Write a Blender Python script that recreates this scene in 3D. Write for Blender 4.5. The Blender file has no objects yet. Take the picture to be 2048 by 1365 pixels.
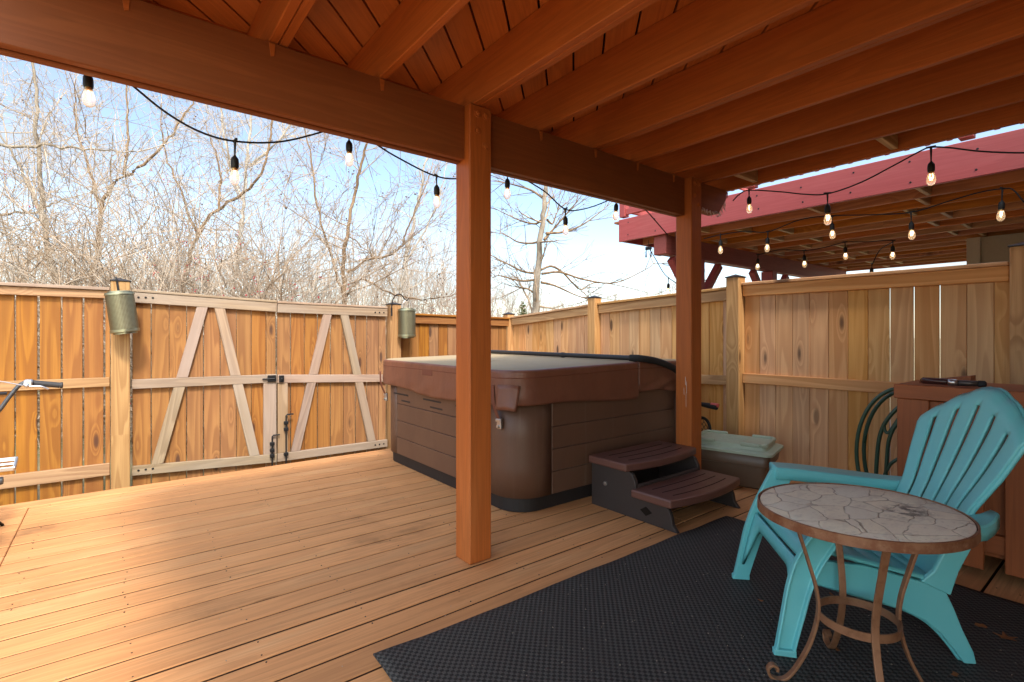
import bpy, math, random
import numpy as np
from mathutils import Vector, Matrix
R_ = math.radians
rnd = random.Random(7)
scene = bpy.context.scene
COL = scene.collection
# ------------------------------------------------------------------ camera
FPX, YAW, HZ, CAMH = 1018.0, R_(38.0), 670.0, 1.2
cam = bpy.data.cameras.new("camera"); camo = bpy.data.objects.new("camera", cam); COL.objects.link(camo)
cam.sensor_width = 36; cam.lens = 36 * FPX / 2048; cam.shift_y = -(682.5 - HZ) / 2048
cam.clip_start = 0.05; cam.clip_end = 2000
camo.location = (0, 0, CAMH); camo.rotation_euler = (R_(90), 0, -YAW)
scene.camera = camo
_c, _s = math.cos(YAW), math.sin(YAW)
RV, LV, UV = Vector((_c, -_s, 0)), Vector((_s, _c, 0)), Vector((0, 0, 1))
CP = Vector((0, 0, CAMH))
# survey helpers: where a sight line meets a plane of the yard
def ray(x, y): return LV + RV * ((x - 1024) / FPX) + UV * ((HZ - y) / FPX)
def gz(x, y, z=0.0):
    r = ray(x, y); return CP + r * ((z - CAMH) / r.z)
def gX(x, y, X):
    r = ray(x, y); return CP + r * (X / r.x)
def gY(x, y, Y):
    r = ray(x, y); return CP + r * (Y / r.y)
def gD(x, y, D): return CP + ray(x, y) * D
# ------------------------------------------------------------------ objects
ORG = {}
def tag(o, label=None, cat=None, group=None, kind=None):
    if label: o['label'] = label
    if cat: o['category'] = cat
    if group: o['group'] = group
    if kind: o['kind'] = kind
    return o
def empty(name, loc, label, cat, group=None, rotz=0):
    o = bpy.data.objects.new(name, None); COL.objects.link(o)
    o.location = loc; o.rotation_euler.z = rotz; o.empty_display_size = .1
    ORG[o] = Vector(loc) if rotz == 0 else Vector((0, 0, 0))
    return tag(o, label, cat, group)
class MB:
    """collects shapes into one mesh; every shape carries grain coordinates (along, across, deep)"""
    def __init__(s): s.v, s.f, s.g, s.r, s.mi = [], [], [], [], []
    def add(s, verts, faces, grain=None, rv=None, mi=0):
        o = len(s.v); s.v += [tuple(v) for v in verts]
        s.f += [tuple(i + o for i in f) for f in faces]
        s.mi += [mi] * len(faces)
        off = (rnd.uniform(0, 90), rnd.uniform(0, 90), rnd.uniform(0, 90))
        rv = rnd.random() if rv is None else rv
        if grain is None: grain = verts
        s.g += [(g[0] + off[0], g[1] + off[1], g[2] + off[2]) for g in grain]
        s.r += [rv] * len(verts)
    def frame_box(s, c, ax, ay, az, lx, ly, lz, b=.003, mi=0, rv=None, side=None):
        """chamfered box: unit axes ax (grain) ay az, full lengths"""
        h = (lx / 2, ly / 2, lz / 2); b = min(b, min(h) * .6)
        idx, V, Gc = {}, [], []
        for sx in (-1, 1):
            for sy in (-1, 1):
                for sz in (-1, 1):
                    for k in range(3):
                        p = [sx * (h[0] - b), sy * (h[1] - b), sz * (h[2] - b)]
                        p[k] = (sx, sy, sz)[k] * h[k]
                        idx[sx, sy, sz, k] = len(V); Gc.append(p)
                        V.append(Vector(c) + ax * p[0] + ay * p[1] + az * p[2])
        F = []
        S = (-1, 1)
        for k in range(3):
            a, d = [(1, 2), (2, 0), (0, 1)][k]
            for sk in S:
                q = []
                for (sa, sd) in ((-1, -1), (1, -1), (1, 1), (-1, 1)):
                    t = [0, 0, 0]; t[k] = sk; t[a] = sa; t[d] = sd; q.append(idx[t[0], t[1], t[2], k])
                F.append(q if sk > 0 else q[::-1])
        for k in range(3):
            a, d = [(1, 2), (2, 0), (0, 1)][k]
            for sa in S:
                for sd in S:
                    def I(sk, kk):
                        t = [0, 0, 0]; t[k] = sk; t[a] = sa; t[d] = sd; return idx[t[0], t[1], t[2], kk]
                    q = [I(-1, a), I(1, a), I(1, d), I(-1, d)]
                    F.append(q if sa * sd < 0 else q[::-1])
        for sx in S:
            for sy in S:
                for sz in S:
                    q = [idx[sx, sy, sz, 0], idx[sx, sy, sz, 1], idx[sx, sy, sz, 2]]
                    F.append(q if sx * sy * sz > 0 else q[::-1])
        s.add(V, F, Gc, rv, mi)
        if side is not None: s.mi[-26 + 2] = side; s.mi[-26 + 3] = side
    def box(s, x0, x1, y0, y1, z0, z1, along='x', b=.003, mi=0, rv=None, side=None):
        c = Vector(((x0 + x1) / 2, (y0 + y1) / 2, (z0 + z1) / 2)); X, Y, Z = Vector((1, 0, 0)), Vector((0, 1, 0)), Vector((0, 0, 1))
        lx, ly, lz = abs(x1 - x0), abs(y1 - y0), abs(z1 - z0)
        if along == 'x': s.frame_box(c, X, Y, Z, lx, ly, lz, b, mi, rv, side)
        elif along == 'y': s.frame_box(c, Y, -X if True else X, Z, ly, lx, lz, b, mi, rv)
        else:
            if lx >= ly: s.frame_box(c, Z, X, Y, lz, lx, ly, b, mi, rv)
            else: s.frame_box(c, Z, Y, -X, lz, ly, lx, b, mi, rv)
    def bar(s, p0, p1, w, t, up=(0, 0, 1), b=.003, mi=0, rv=None):
        """board from p0 to p1; w measured across (perpendicular to up), t along up"""
        p0, p1 = Vector(p0), Vector(p1); ax = (p1 - p0); L = ax.length; ax.normalize()
        ay = Vector(up).cross(ax).normalized(); az = ax.cross(ay)
        s.frame_box((p0 + p1) / 2, ax, ay, az, L, w, t, b, mi, rv)
    def tube(s, pts, rad, n=8, caps=True, mi=0, rv=None, flat=1.0):
        pts = [Vector(p) for p in pts]; m = len(pts)
        if not hasattr(rad, '__len__'): rad = [rad] * m
        V, F, Gc = [], [], []
        t0 = (pts[1] - pts[0]).normalized()
        ref = Vector((0, 0, 1)) if abs(t0.z) < .9 else Vector((1, 0, 0))
        nrm = t0.cross(ref).normalized(); d = 0
        for i in range(m):
            t = (pts[min(i + 1, m - 1)] - pts[max(i - 1, 0)])
            if t.length < 1e-9: t = t0.copy()
            t.normalize()
            nrm = (nrm - t * nrm.dot(t))
            if nrm.length < 1e-6: nrm = t.orthogonal()
            nrm.normalize(); bi = t.cross(nrm)
            if i: d += (pts[i] - pts[i - 1]).length
            for k in range(n):
                a = 2 * math.pi * k / n
                V.append(pts[i] + nrm * (math.cos(a) * rad[i]) + bi * (math.sin(a) * rad[i] * flat)); Gc.append((d, math.cos(a) * rad[i], math.sin(a) * rad[i]))
        for i in range(m - 1):
            for k in range(n):
                k2 = (k + 1) % n
                F.append((i * n + k, i * n + k2, (i + 1) * n + k2, (i + 1) * n + k))
        if caps:
            F.append(tuple(range(n))[::-1]); F.append(tuple((m - 1) * n + k for k in range(n)))
        s.add(V, F, Gc, rv, mi)
    def lathe(s, prof, c=(0, 0, 0), axis=(0, 0, 1), n=24, mi=0, rv=None):
        """prof: list of (radius, height along axis)"""
        az = Vector(axis).normalized(); ax = az.orthogonal().normalized(); ay = az.cross(ax); c = Vector(c)
        V, F = [], []
        for (r, h) in prof:
            for k in range(n):
                a = 2 * math.pi * k / n
                V.append(c + az * h + (ax * math.cos(a) + ay * math.sin(a)) * max(r, 1e-5))
        for i in range(len(prof) - 1):
            for k in range(n):
                k2 = (k + 1) % n
                F.append((i * n + k, i * n + k2, (i + 1) * n + k2, (i + 1) * n + k))
        s.add(V, F, None, rv, mi)
    def prism(s, poly, d0, d1, fn=None, mi=0, rv=None):
        """poly: 2-D outline, extruded from d0 to d1; fn(u, v, d) places a point"""
        fn = fn or (lambda u, v, d: (u, v, d)); n = len(poly)
        V = [Vector(fn(u, v, d0)) for u, v in poly] + [Vector(fn(u, v, d1)) for u, v in poly]
        F = [tuple(range(n))[::-1], tuple(range(n, 2 * n))]
        F += [(i, (i + 1) % n, n + (i + 1) % n, n + i) for i in range(n)]
        s.add(V, F, None, rv, mi)
    def grid(s, rows, mi=0, skip=None, closed=False, rv=None, grain=None):
        m, n = len(rows), len(rows[0])
        V = [p for r in rows for p in r]; F = []
        for i in range(m - 1):
            for j in range(n if closed else n - 1):
                if skip and skip(i, j): continue
                j2 = (j + 1) % n
                F.append((i * n + j, i * n + j2, (i + 1) * n + j2, (i + 1) * n + j))
        s.add(V, F, grain, rv, mi)
    def build(s, name, mats, parent=None, smooth=False, solid=0, bevel=0, subd=0, auto=None, local=False):
        org = Vector((0, 0, 0))
        if parent is not None and not local: org = ORG[parent]
        me = bpy.data.meshes.new(name)
        me.from_pydata([(v[0] - org.x, v[1] - org.y, v[2] - org.z) for v in s.v], [], s.f)
        a = me.attributes.new('gc', 'FLOAT_VECTOR', 'POINT'); a.data.foreach_set('vector', np.array(s.g, dtype=np.float32).ravel())
        a = me.attributes.new('rnd', 'FLOAT', 'POINT'); a.data.foreach_set('value', np.array(s.r, dtype=np.float32))
        mats = mats if isinstance(mats, (list, tuple)) else [mats]
        for m in mats: me.materials.append(m)
        if len(mats) > 1: me.polygons.foreach_set('material_index', np.array(s.mi, dtype=np.int32))
        if smooth: me.polygons.foreach_set('use_smooth', np.ones(len(s.f), dtype=bool))
        me.update()
        o = bpy.data.objects.new(name, me); COL.objects.link(o)
        if parent is not None: o.parent = parent
        ORG[o] = org
        if solid:
            m = o.modifiers.new('solid', 'SOLIDIFY'); m.thickness = solid; m.offset = 0; m.use_even_offset = False
        if bevel:
            m = o.modifiers.new('bevel', 'BEVEL'); m.width = bevel; m.segments = 2; m.limit_method = 'ANGLE'; m.angle_limit = R_(40)
        if subd:
            m = o.modifiers.new('sub', 'SUBSURF'); m.levels = subd; m.render_levels = subd
        if auto:
            try:
                me.set_sharp_from_angle(angle=R_(auto))
            except Exception: pass
        return o
def cr(pts, k=6):
    """smooth curve through points"""
    P = [Vector(p) for p in pts]; P = [P[0] * 2 - P[1]] + P + [P[-1] * 2 - P[-2]]; out = []
    for i in range(1, len(P) - 2):
        for j in range(k):
            t = j / k; a, b, c, d = P[i - 1], P[i], P[i + 1], P[i + 2]
            out.append(.5 * ((2 * b) + (c - a) * t + (2 * a - 5 * b + 4 * c - d) * t * t + (3 * b - a - 3 * c + d) * t ** 3))
    out.append(P[-2]); return out
# ------------------------------------------------------------------ materials
class NT:
    def __init__(s, name):
        s.m = bpy.data.materials.new(name); s.m.use_nodes = True; s.t = s.m.node_tree; s.t.nodes.clear()
        s.out = s.n('ShaderNodeOutputMaterial'); s.p = s.n('ShaderNodeBsdfPrincipled')
        s.l(s.p.outputs[0], s.out.inputs[0])
    def n(s, typ, **kw):
        q = s.t.nodes.new(typ)
        for k, v in kw.items(): setattr(q, k, v)
        return q
    def l(s, a, b): s.t.links.new(a, b)
    def put(s, v, sock):
        if hasattr(v, 'is_output') or isinstance(v, bpy.types.NodeSocket): s.l(v, sock)
        elif v is not None: sock.default_value = v
    def attr(s, name, out): q = s.n('ShaderNodeAttribute', attribute_name=name); return q.outputs[out]
    def gc(s): return s.attr('gc', 'Vector')
    def rn(s): return s.attr('rnd', 'Fac')
    def obj(s): return s.n('ShaderNodeTexCoord').outputs['Object']
    def vs(s, v, sc):
        q = s.n('ShaderNodeVectorMath', operation='MULTIPLY'); s.l(v, q.inputs[0]); q.inputs[1].default_value = sc; return q.outputs[0]
    def va(s, v, w):
        q = s.n('ShaderNodeVectorMath', operation='ADD'); s.put(v, q.inputs[0]); s.put(w, q.inputs[1]); return q.outputs[0]
    def mth(s, op, a, b=None, c=None, clamp=False):
        q = s.n('ShaderNodeMath', operation=op, use_clamp=clamp); s.put(a, q.inputs[0])
        if b is not None: s.put(b, q.inputs[1])
        if c is not None: s.put(c, q.inputs[2])
        return q.outputs[0]
    def noise(s, v, scale=1, det=3, rough=.55, col=False):
        q = s.n('ShaderNodeTexNoise'); s.l(v, q.inputs['Vector']); q.inputs['Scale'].default_value = scale
        q.inputs['Detail'].default_value = det; q.inputs['Roughness'].default_value = rough
        return q.outputs['Color' if col else 'Fac']
    def vor(s, v, scale=1, feat='F1', out='Distance', rnd_=1.0):
        q = s.n('ShaderNodeTexVoronoi', feature=feat); s.l(v, q.inputs['Vector']); q.inputs['Scale'].default_value = scale
        q.inputs['Randomness'].default_value = rnd_; return q.outputs[out]
    def ss(s, v, a, b, lo=0.0, hi=1.0):
        q = s.n('ShaderNodeMapRange', interpolation_type='SMOOTHSTEP'); s.put(v, q.inputs[0])
        for i, x in zip((1, 2, 3, 4), (a, b, lo, hi)): q.inputs[i].default_value = x
        return q.outputs[0]
    def mix(s, f, a, b, mode='MIX'):
        q = s.n('ShaderNodeMix', data_type='RGBA', blend_type=mode, clamp_factor=True)
        s.put(f, q.inputs[0]); s.put(c4(a), q.inputs[6]); s.put(c4(b), q.inputs[7]); return q.outputs[2]
    def sep(s, v):
        q = s.n('ShaderNodeSeparateXYZ'); s.l(v, q.inputs[0]); return q.outputs
    def hsv(s, col, h=.5, sa=1.0, v=1.0):
        q = s.n('ShaderNodeHueSaturation'); s.put(h, q.inputs[0]); s.put(sa, q.inputs[1]); s.put(v, q.inputs[2]); s.l(col, q.inputs[4]); return q.outputs[0]
    def bump(s, h, strength=.3, dist=.002):
        q = s.n('ShaderNodeBump'); q.inputs['Strength'].default_value = strength; q.inputs['Distance'].default_value = dist
        s.l(h, q.inputs['Height']); s.l(q.outputs[0], s.p.inputs['Normal']); return q
    def done(s, col=None, rough=None, metal=None, spec=None):
        s.put(c4(col) if col is not None else None, s.p.inputs['Base Color']); s.put(rough, s.p.inputs['Roughness'])
        s.put(metal, s.p.inputs['Metallic'])
        if spec is not None: s.p.inputs['Specular IOR Level'].default_value = spec
        return s.m
def c4(c): return (c[0], c[1], c[2], 1) if isinstance(c, (tuple, list)) and len(c) == 3 else c
def srgb(r, g, b):
    f = lambda x: (x / 255 / 12.92) if x / 255 <= .04045 else ((x / 255 + .055) / 1.055) ** 2.4
    return (f(r), f(g), f(b))
def wood(name, light, dark, knot=(.05, .02, .01), rings=9, knots=.5, fine=.35, var=.22, rough=.7, weather=None, wamt=.0, redden=.03):
    t = NT(name); g = t.gc(); r = t.rn()
    base = t.vs(g, (.45, 6.5, 6.5))
    f = t.noise(base, 1, 1.5, .45)
    kv = t.vs(g, (2.3, 8.0, .01))
    kd = t.vor(kv, 1); kc = t.sep(t.vor(kv, 1, out='Color'))
    gate = t.ss(kc[0], 1 - knots - .02, 1 - knots + .02)
    sw = t.mth('MULTIPLY', t.ss(kd, .42, .0), gate)
    f2 = t.mth('ADD', f, t.mth('MULTIPLY', sw, .32))
    ring = t.mth('FRACT', t.mth('MULTIPLY', f2, rings))
    ringm = t.mth('MULTIPLY', t.ss(ring, .0, .75), t.ss(ring, 1.0, .84))
    fn = t.noise(t.vs(g, (3.0, 160, 160)), 1, 3, .6)
    med = t.noise(t.vs(g, (.9, 28, 28)), 1, 3, .6)
    col = t.mix(t.mth('MULTIPLY', ringm, .75), light, dark)
    col = t.mix(t.mth('MULTIPLY', t.ss(fn, .42, .72), fine), col, dark)
    col = t.mix(t.ss(med, .45, .75, 0, .35), col, dark)
    kn = t.mth('MULTIPLY', t.ss(t.mth('ADD', kd, t.mth('MULTIPLY', med, .10)), .27, .15), gate)
    col = t.mix(t.mth('MULTIPLY', sw, .25), col, dark)
    col = t.mix(t.mth('MULTIPLY', kn, .9), col, knot)
    if weather:
        w = t.noise(t.vs(g, (.7, 5, 5)), 1, 4, .6)
        col = t.mix(t.ss(w, .5 - wamt, .75 - wamt * .3, 0, .8), col, weather)
    val = t.mth('MULTIPLY_ADD', r, var * 2, 1 - var)
    hue = t.mth('MULTIPLY_ADD', t.mth('FRACT', t.mth('MULTIPLY', r, 7.13)), redden, .5 - redden / 2)
    sat = t.mth('MULTIPLY_ADD', t.mth('FRACT', t.mth('MULTIPLY', r, 3.77)), .25, .85)
    col = t.hsv(col, hue, sat, val)
    hgt = t.mth('ADD', t.mth('MULTIPLY', ringm, -.4), t.mth('MULTIPLY', fn, .6))
    t.bump(hgt, .35, .0015)
    return t.done(col, t.mth('MULTIPLY_ADD', fn, .2, rough - .1))
def painted(name, base, worn, wear=.35, rough=.5, dark=None, var=.08, spec=.4, dirt=.25, nails=False):
    """solid-stained boards: faint grain, rubbed patches, dirt streaks along the grain"""
    t = NT(name); g = t.gc(); r = t.rn()
    fn = t.noise(t.vs(g, (2.5, 130, 130)), 1, 3, .6)
    rg = t.noise(t.vs(g, (.5, 9, 9)), 1, 2, .5)
    ring = t.mth('FRACT', t.mth('MULTIPLY', rg, 11)); ringm = t.mth('MULTIPLY', t.ss(ring, 0, .8), t.ss(ring, 1, .86))
    w = t.noise(t.vs(g, (.8, 5, 5)), 1, 5, .62)
    big = t.noise(t.vs(g, (.35, 1.2, 1.2)), 1, 3, .6); blot = t.noise(t.obj(), 1.1, 6, .7)
    col = t.mix(t.ss(w, .62 - wear * .4, .8 - wear * .3, 0, min(1, wear * 2)), base, worn)
    col = t.mix(t.mth('MULTIPLY', ringm, .22), col, dark or tuple(x * .45 for x in base))
    col = t.mix(t.ss(fn, .5, .8, 0, .35), col, dark or tuple(x * .4 for x in base))
    d = t.noise(t.vs(g, (1.2, 14, 14)), 1, 5, .7)
    col = t.mix(t.ss(d, .58, .8, 0, dirt), col, tuple(x * .25 for x in base))
    col = t.mix(t.ss(big, .35, .75, 0, .3), col, tuple(x * .62 for x in base))
    pk = t.vor(t.vs(g, (1.6, 7, .01)), 1); pg = t.sep(t.vor(t.vs(g, (1.6, 7, .01)), 1, out='Color'))
    col = t.mix(t.mth('MULTIPLY', t.ss(pk, .15, .07), t.ss(pg[0], .70, .74, 0, .6)), col, tuple(x * .3 for x in base))
    col = t.mix(t.mth('MULTIPLY', t.ss(blot, .52, .7, 0, dirt * 1.2), t.ss(d, .35, .65)), col, tuple(x * .35 for x in base))
    col = t.hsv(col, .5, 1.0, t.mth('MULTIPLY_ADD', r, var * 2, 1 - var))
    t.bump(t.mth('ADD', t.mth('MULTIPLY', fn, .5), t.mth('MULTIPLY', ringm, -.35)), .3, .0012)
    return t.done(col, t.mth('MULTIPLY_ADD', w, .25, rough - .12), spec=spec)
def plain(name, col, rough=.5, metal=0.0, spec=.5, scale=30, var=.18, bump=.0):
    t = NT(name); o = t.obj(); n1 = t.noise(o, scale, 4, .6); n2 = t.noise(o, scale * .13, 3, .5)
    k = t.mth('MULTIPLY_ADD', n1, var, 1 - var * .5); k = t.mth('MULTIPLY', k, t.mth('MULTIPLY_ADD', n2, var, 1 - var * .5))
    q = t.n('ShaderNodeRGB'); q.outputs[0].default_value = c4(col)
    c = t.hsv(q.outputs[0], .5, 1.0, k)
    if bump: t.bump(n1, bump, .001)
    return t.done(c, t.mth('MULTIPLY_ADD', n2, .2, rough - .1), metal, spec)

M = {}
M['deck'] = painted('deck_stain', (.62, .295, .118), (.65, .36, .165), .35, .68, (.20, .085, .035), .09, .22, .62)
M['stain'] = painted('frame_stain', (.43, .118, .024), (.46, .15, .04), .3, .55, (.15, .04, .01), .08, .3, .2)
M['beam'] = painted('beam_brown', (.22, .066, .019), (.27, .088, .026), .35, .6, (.12, .03, .008), .08, .3, .3)  # beam in a darker brown than posts and joists
M['ceil'] = painted('ceiling_stain', (.50, .155, .035), (.54, .19, .05), .3, .6, (.2, .06, .015), .1, .3, .2)
M['bar'] = painted('cabinet_stain', (.33, .095, .028), (.36, .12, .04), .25, .5, (.12, .03, .01), .1, .35, .2)
M['red'] = painted('red_paint', (.39, .080, .078), (.43, .125, .115), .3, .5, (.25, .035, .03), .05, .35, .15)
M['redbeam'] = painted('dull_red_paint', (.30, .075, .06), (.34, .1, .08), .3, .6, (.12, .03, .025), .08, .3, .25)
M['pine_warm'] = wood('warm_pine', (.315, .140, .030), (.195, .070, .012), (.06, .02, .008), 9, .45, .35, .06, redden=.006)
M['pine_pale'] = wood('pale_pine', (.66, .365, .15), (.50, .235, .078), (.09, .04, .018), 8, .48, .3, .07, redden=.010)
M['pine_grey'] = wood('weathered_pine', (.34, .235, .15), (.21, .135, .08), (.09, .05, .025), 9, .2, .5, .1, weather=(.30, .235, .185), wamt=.2)
M['post_wood'] = wood('post_pine', (.54, .33, .155), (.35, .185, .075), (.09, .045, .02), 12, .25, .4, .06, redden=.008)
M['post_warm'] = wood('gate_post_pine', (.40, .232, .095), (.26, .13, .045), (.07, .035, .015), 12, .3, .4, .05, redden=.008)
M['joist_pine'] = wood('joist_pine', (.58, .215, .062), (.38, .125, .034), (.08, .03, .01), 8, .2, .4, .14)
M['block_pine'] = wood('pale_block_pine', (.60, .40, .18), (.42, .24, .09), (.12, .06, .03), 8, .1, .35, .1)
M['black_metal'] = plain('black_iron', (.018, .018, .02), .5, .6, .5, 60)
M['cap'] = plain('cap_metal', (.035, .033, .035), .45, .4, .5, 40)
M['steel'] = plain('zinc_steel', (.55, .55, .56), .32, .95, .5, 40)
M['rubber'] = plain('black_rubber', (.02, .02, .022), .75, 0, .3, 80)
M['socket'] = plain('socket_plastic', (.012, .012, .012), .55, 0, .4, 80)
M['cord'] = plain('cord_rubber', (.01, .01, .011), .6, 0, .3, 80)
M['dark_gap'] = plain('gap_black', (.012, .009, .007), .9, 0, .1, 10)  # near-black for the dark of gaps, holes and grooves
def bulb_mat(name, e):
    t = NT(name); t.p.inputs['Transmission Weight'].default_value = .85; t.p.inputs['IOR'].default_value = 1.2
    t.p.inputs['Emission Color'].default_value = (1, .62, .3, 1); t.p.inputs['Emission Strength'].default_value = e
    lw = t.n('ShaderNodeLayerWeight'); lw.inputs[0].default_value = .35
    t.done(t.mix(lw.outputs['Facing'], (1, .97, .92), (.8, .72, .6)), .08); return t.m
M['bulb'] = bulb_mat('bulb_glass', .06)
def emis(name, col, s):
    t = NT(name); t.p.inputs['Emission Color'].default_value = c4(col); t.p.inputs['Emission Strength'].default_value = s; t.done((.8, .6, .4), .4); return t.m
M['filament'] = emis('filament_glow', (1, .66, .34), 4)
M['brass'] = plain('brass', (.55, .33, .12), .3, .9, .5, 60)
# ------------------------------------------------------------------ world and sun
w = bpy.data.worlds.new("World"); scene.world = w; w.use_nodes = True; nt = w.node_tree; nt.nodes.clear()
SUN_EL, SUN_AZ = R_(50), math.atan2(-.26, -.965)      # azimuth as x=sin, y=cos
sky = nt.nodes.new('ShaderNodeTexSky'); sky.sky_type = 'NISHITA'; sky.sun_disc = False
sky.sun_elevation = SUN_EL; sky.sun_rotation = SUN_AZ; sky.air_density = 1.0; sky.dust_density = .5; sky.ozone_density = 1.3
bg = nt.nodes.new('ShaderNodeBackground'); bg.inputs[1].default_value = .14
wo = nt.nodes.new('ShaderNodeOutputWorld')
tc = nt.nodes.new('ShaderNodeTexCoord'); mp = nt.nodes.new('ShaderNodeMapping'); mp.inputs['Scale'].default_value = (1.0, 1.0, 2.6)
nz = nt.nodes.new('ShaderNodeTexNoise'); nz.inputs['Scale'].default_value = 2.1; nz.inputs['Detail'].default_value = 6; nz.inputs['Roughness'].default_value = .55
mr = nt.nodes.new('ShaderNodeMapRange'); mr.interpolation_type = 'SMOOTHSTEP'
for i, x in zip((1, 2, 3, 4), (.40, .72, .05, .75)): mr.inputs[i].default_value = x
cm = nt.nodes.new('ShaderNodeMix'); cm.data_type = 'RGBA'; cm.inputs[7].default_value = (2.45, 2.45, 2.48, 1)
L = nt.links.new
L(tc.outputs['Generated'], mp.inputs[0]); L(mp.outputs[0], nz.inputs['Vector']); L(nz.outputs[0], mr.inputs[0]); L(mr.outputs[0], cm.inputs[0])
SV = (math.sin(SUN_AZ) * math.cos(SUN_EL), math.cos(SUN_AZ) * math.cos(SUN_EL), math.sin(SUN_EL))
dp = nt.nodes.new('ShaderNodeVectorMath'); dp.operation = 'DOT_PRODUCT'; L(tc.outputs['Generated'], dp.inputs[0]); dp.inputs[1].default_value = SV
au = nt.nodes.new('ShaderNodeMapRange'); au.interpolation_type = 'SMOOTHSTEP'; L(dp.outputs['Value'], au.inputs[0])
for i, x in zip((1, 2, 3, 4), (.05, 1.0, .72, 2.5)): au.inputs[i].default_value = x
sm = nt.nodes.new('ShaderNodeVectorMath'); sm.operation = 'SCALE'
L(sky.outputs[0], cm.inputs[6]); L(cm.outputs[2], sm.inputs[0]); L(au.outputs[0], sm.inputs[3])
wm = nt.nodes.new('ShaderNodeMix'); wm.data_type = 'RGBA'; wm.inputs[6].default_value = (1.0, .99, .97, 1); wm.inputs[7].default_value = (1.14, .98, .76, 1)
wf = nt.nodes.new('ShaderNodeMapRange'); L(dp.outputs['Value'], wf.inputs[0]); wf.inputs[1].default_value = 0; wf.inputs[2].default_value = .8; L(wf.outputs[0], wm.inputs[0])
vm = nt.nodes.new('ShaderNodeVectorMath'); vm.operation = 'MULTIPLY'; L(sm.outputs[0], vm.inputs[0]); L(wm.outputs[2], vm.inputs[1]); L(vm.outputs[0], bg.inputs[0]); L(bg.outputs[0], wo.inputs[0])
sun = bpy.data.lights.new('sun', 'SUN'); sun.energy = 1.6; sun.angle = R_(8); sun.color = (1, .90, .76)
suno = bpy.data.objects.new('sun', sun); COL.objects.link(suno)
sd = Vector((math.sin(SUN_AZ) * math.cos(SUN_EL), math.cos(SUN_AZ) * math.cos(SUN_EL), math.sin(SUN_EL)))
suno.rotation_euler = (-sd).to_track_quat('-Z', 'Y').to_euler(); suno.location = sd * 40
vs = scene.view_settings; vs.view_transform = 'Standard'; vs.look = 'None'; vs.gamma = 1; vs.use_curve_mapping = False; vs.exposure = 1.7
cy = scene.cycles
cy.max_bounces = 10; cy.diffuse_bounces = 6; cy.transparent_max_bounces = 12; cy.transmission_bounces = 6; cy.sample_clamp_indirect = 6
# ------------------------------------------------------------------ ground
t = NT('yard_ground'); o = t.obj(); n1 = t.noise(o, 1.3, 6, .65); n2 = t.noise(o, 22, 5, .7)
c = t.mix(t.ss(n1, .4, .62), (.30, .23, .14), (.20, .20, .09)); c = t.mix(t.ss(n2, .5, .75, 0, .6), c, (.38, .29, .18)); t.bump(n2, .8, .03); M['ground'] = t.done(c, .95)
b = MB(); b.add([(-300, -300, -.46), (300, -300, -.46), (300, 300, -.46), (-300, 300, -.46)], [(0, 1, 2, 3)])
tag(b.build('ground', M['ground']), kind='structure')
# ------------------------------------------------------------------ patio deck
deck = bpy.data.objects.new('patio_deck', None); COL.objects.link(deck); ORG[deck] = Vector((0, 0, 0)); tag(deck, kind='structure')
b = MB(); nb = MB(); PITCH = .1525
y = 1.896 + PITCH * 20.36; k = 0
edges = [5.02 - .165]
yy = 1.896 + PITCH * 19
ys = [1.896 + PITCH * k for k in range(-26, 20)]
for i, y0 in enumerate(ys):
    y1 = y0 + PITCH
    if y1 > 4.86: y1 = 4.862
    segs = [(-2.9, -.47), (-.466, 2.9 + .0), (2.904, 4.55)] if i % 2 == 0 else [(-2.9, -.47), (-.466, 4.55)]
    for (xa, xb) in segs:
        z1 = rnd.uniform(-.0015, .0015)
        b.box(xa, xb, y0 + .0056, y1 - .0056, -.032, z1, 'x', .0035, side=1)
    x = -2.8
    while x < 4.5:
        for yn in (y0 + .032, y1 - .032):
            px, py = x + rnd.uniform(-.014, .014), yn + rnd.uniform(-.012, .012)
            if y1 < 4.9 and rnd.random() < .6: nb.lathe([(.0001, .0018), (.0032, .0018), (.0032, -.002)], (px, py, 0), n=6)
        x += .406
b.box(-2.9, 4.55, 4.868, 5.02, -.03, .002, 'x', .006)
b.build('deck_boards', [M['deck'], plain('dark_board_edge', (.06, .032, .018), .9, 0, .1, 40)], deck)  # gap darkness is put into the colour of the board sides
nb.build('nail_heads', M['black_metal'], deck)['kind'] = 'stuff'
b = MB(); b.box(-2.9, 4.55, 4.955, 4.993, -.30, -.034, 'x'); b.box(-2.9, 4.55, -2.05, 4.95, -.40, -.05, 'x', mi=1)  # rim board, and a near-black block that keeps the board gaps dark
b.build('deck_frame', [M['deck'], M['dark_gap']], deck)
# ------------------------------------------------------------------ overhead deck
BZ0, BZ1, JZ0, JZ1 = 2.115, 2.405, 2.407, 2.642
up = empty('overhead_deck', (1.52, 2.28, 0), 'orange brown stained timber deck overhead with joists, beam and posts', 'deck')
def bolt(mb, c, ax):
    mb.lathe([(.0001, .012), (.012, .010), (.014, .004), (.022, .003), (.022, 0)], c, ax, 10)
for (xa, ya, nm) in ((1.452, 2.215, 'right'), (3.45, 2.205, 'left')):
    b = MB(); b.box(xa, xa + .14, ya, ya + .138, .002, BZ1 + .0, 'z', .006)
    o = b.build('post', M['stain'], up)
    for (dx, z) in ((.05, 2.36), (.10, 2.36), (.05, 2.27), (.10, 2.20)):
        q = MB(); bolt(q, (xa + dx, ya, z), (0, -1, 0)); q.build('bolt', M['stain'], o)
b = MB(); b.box(-.45, 1.45, 2.262, 2.300, BZ0 + .006, BZ1, 'x', .004); b.box(-.45, 3.448, 2.3045, 2.345, BZ0, BZ1 - .002, 'x', .004)
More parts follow.
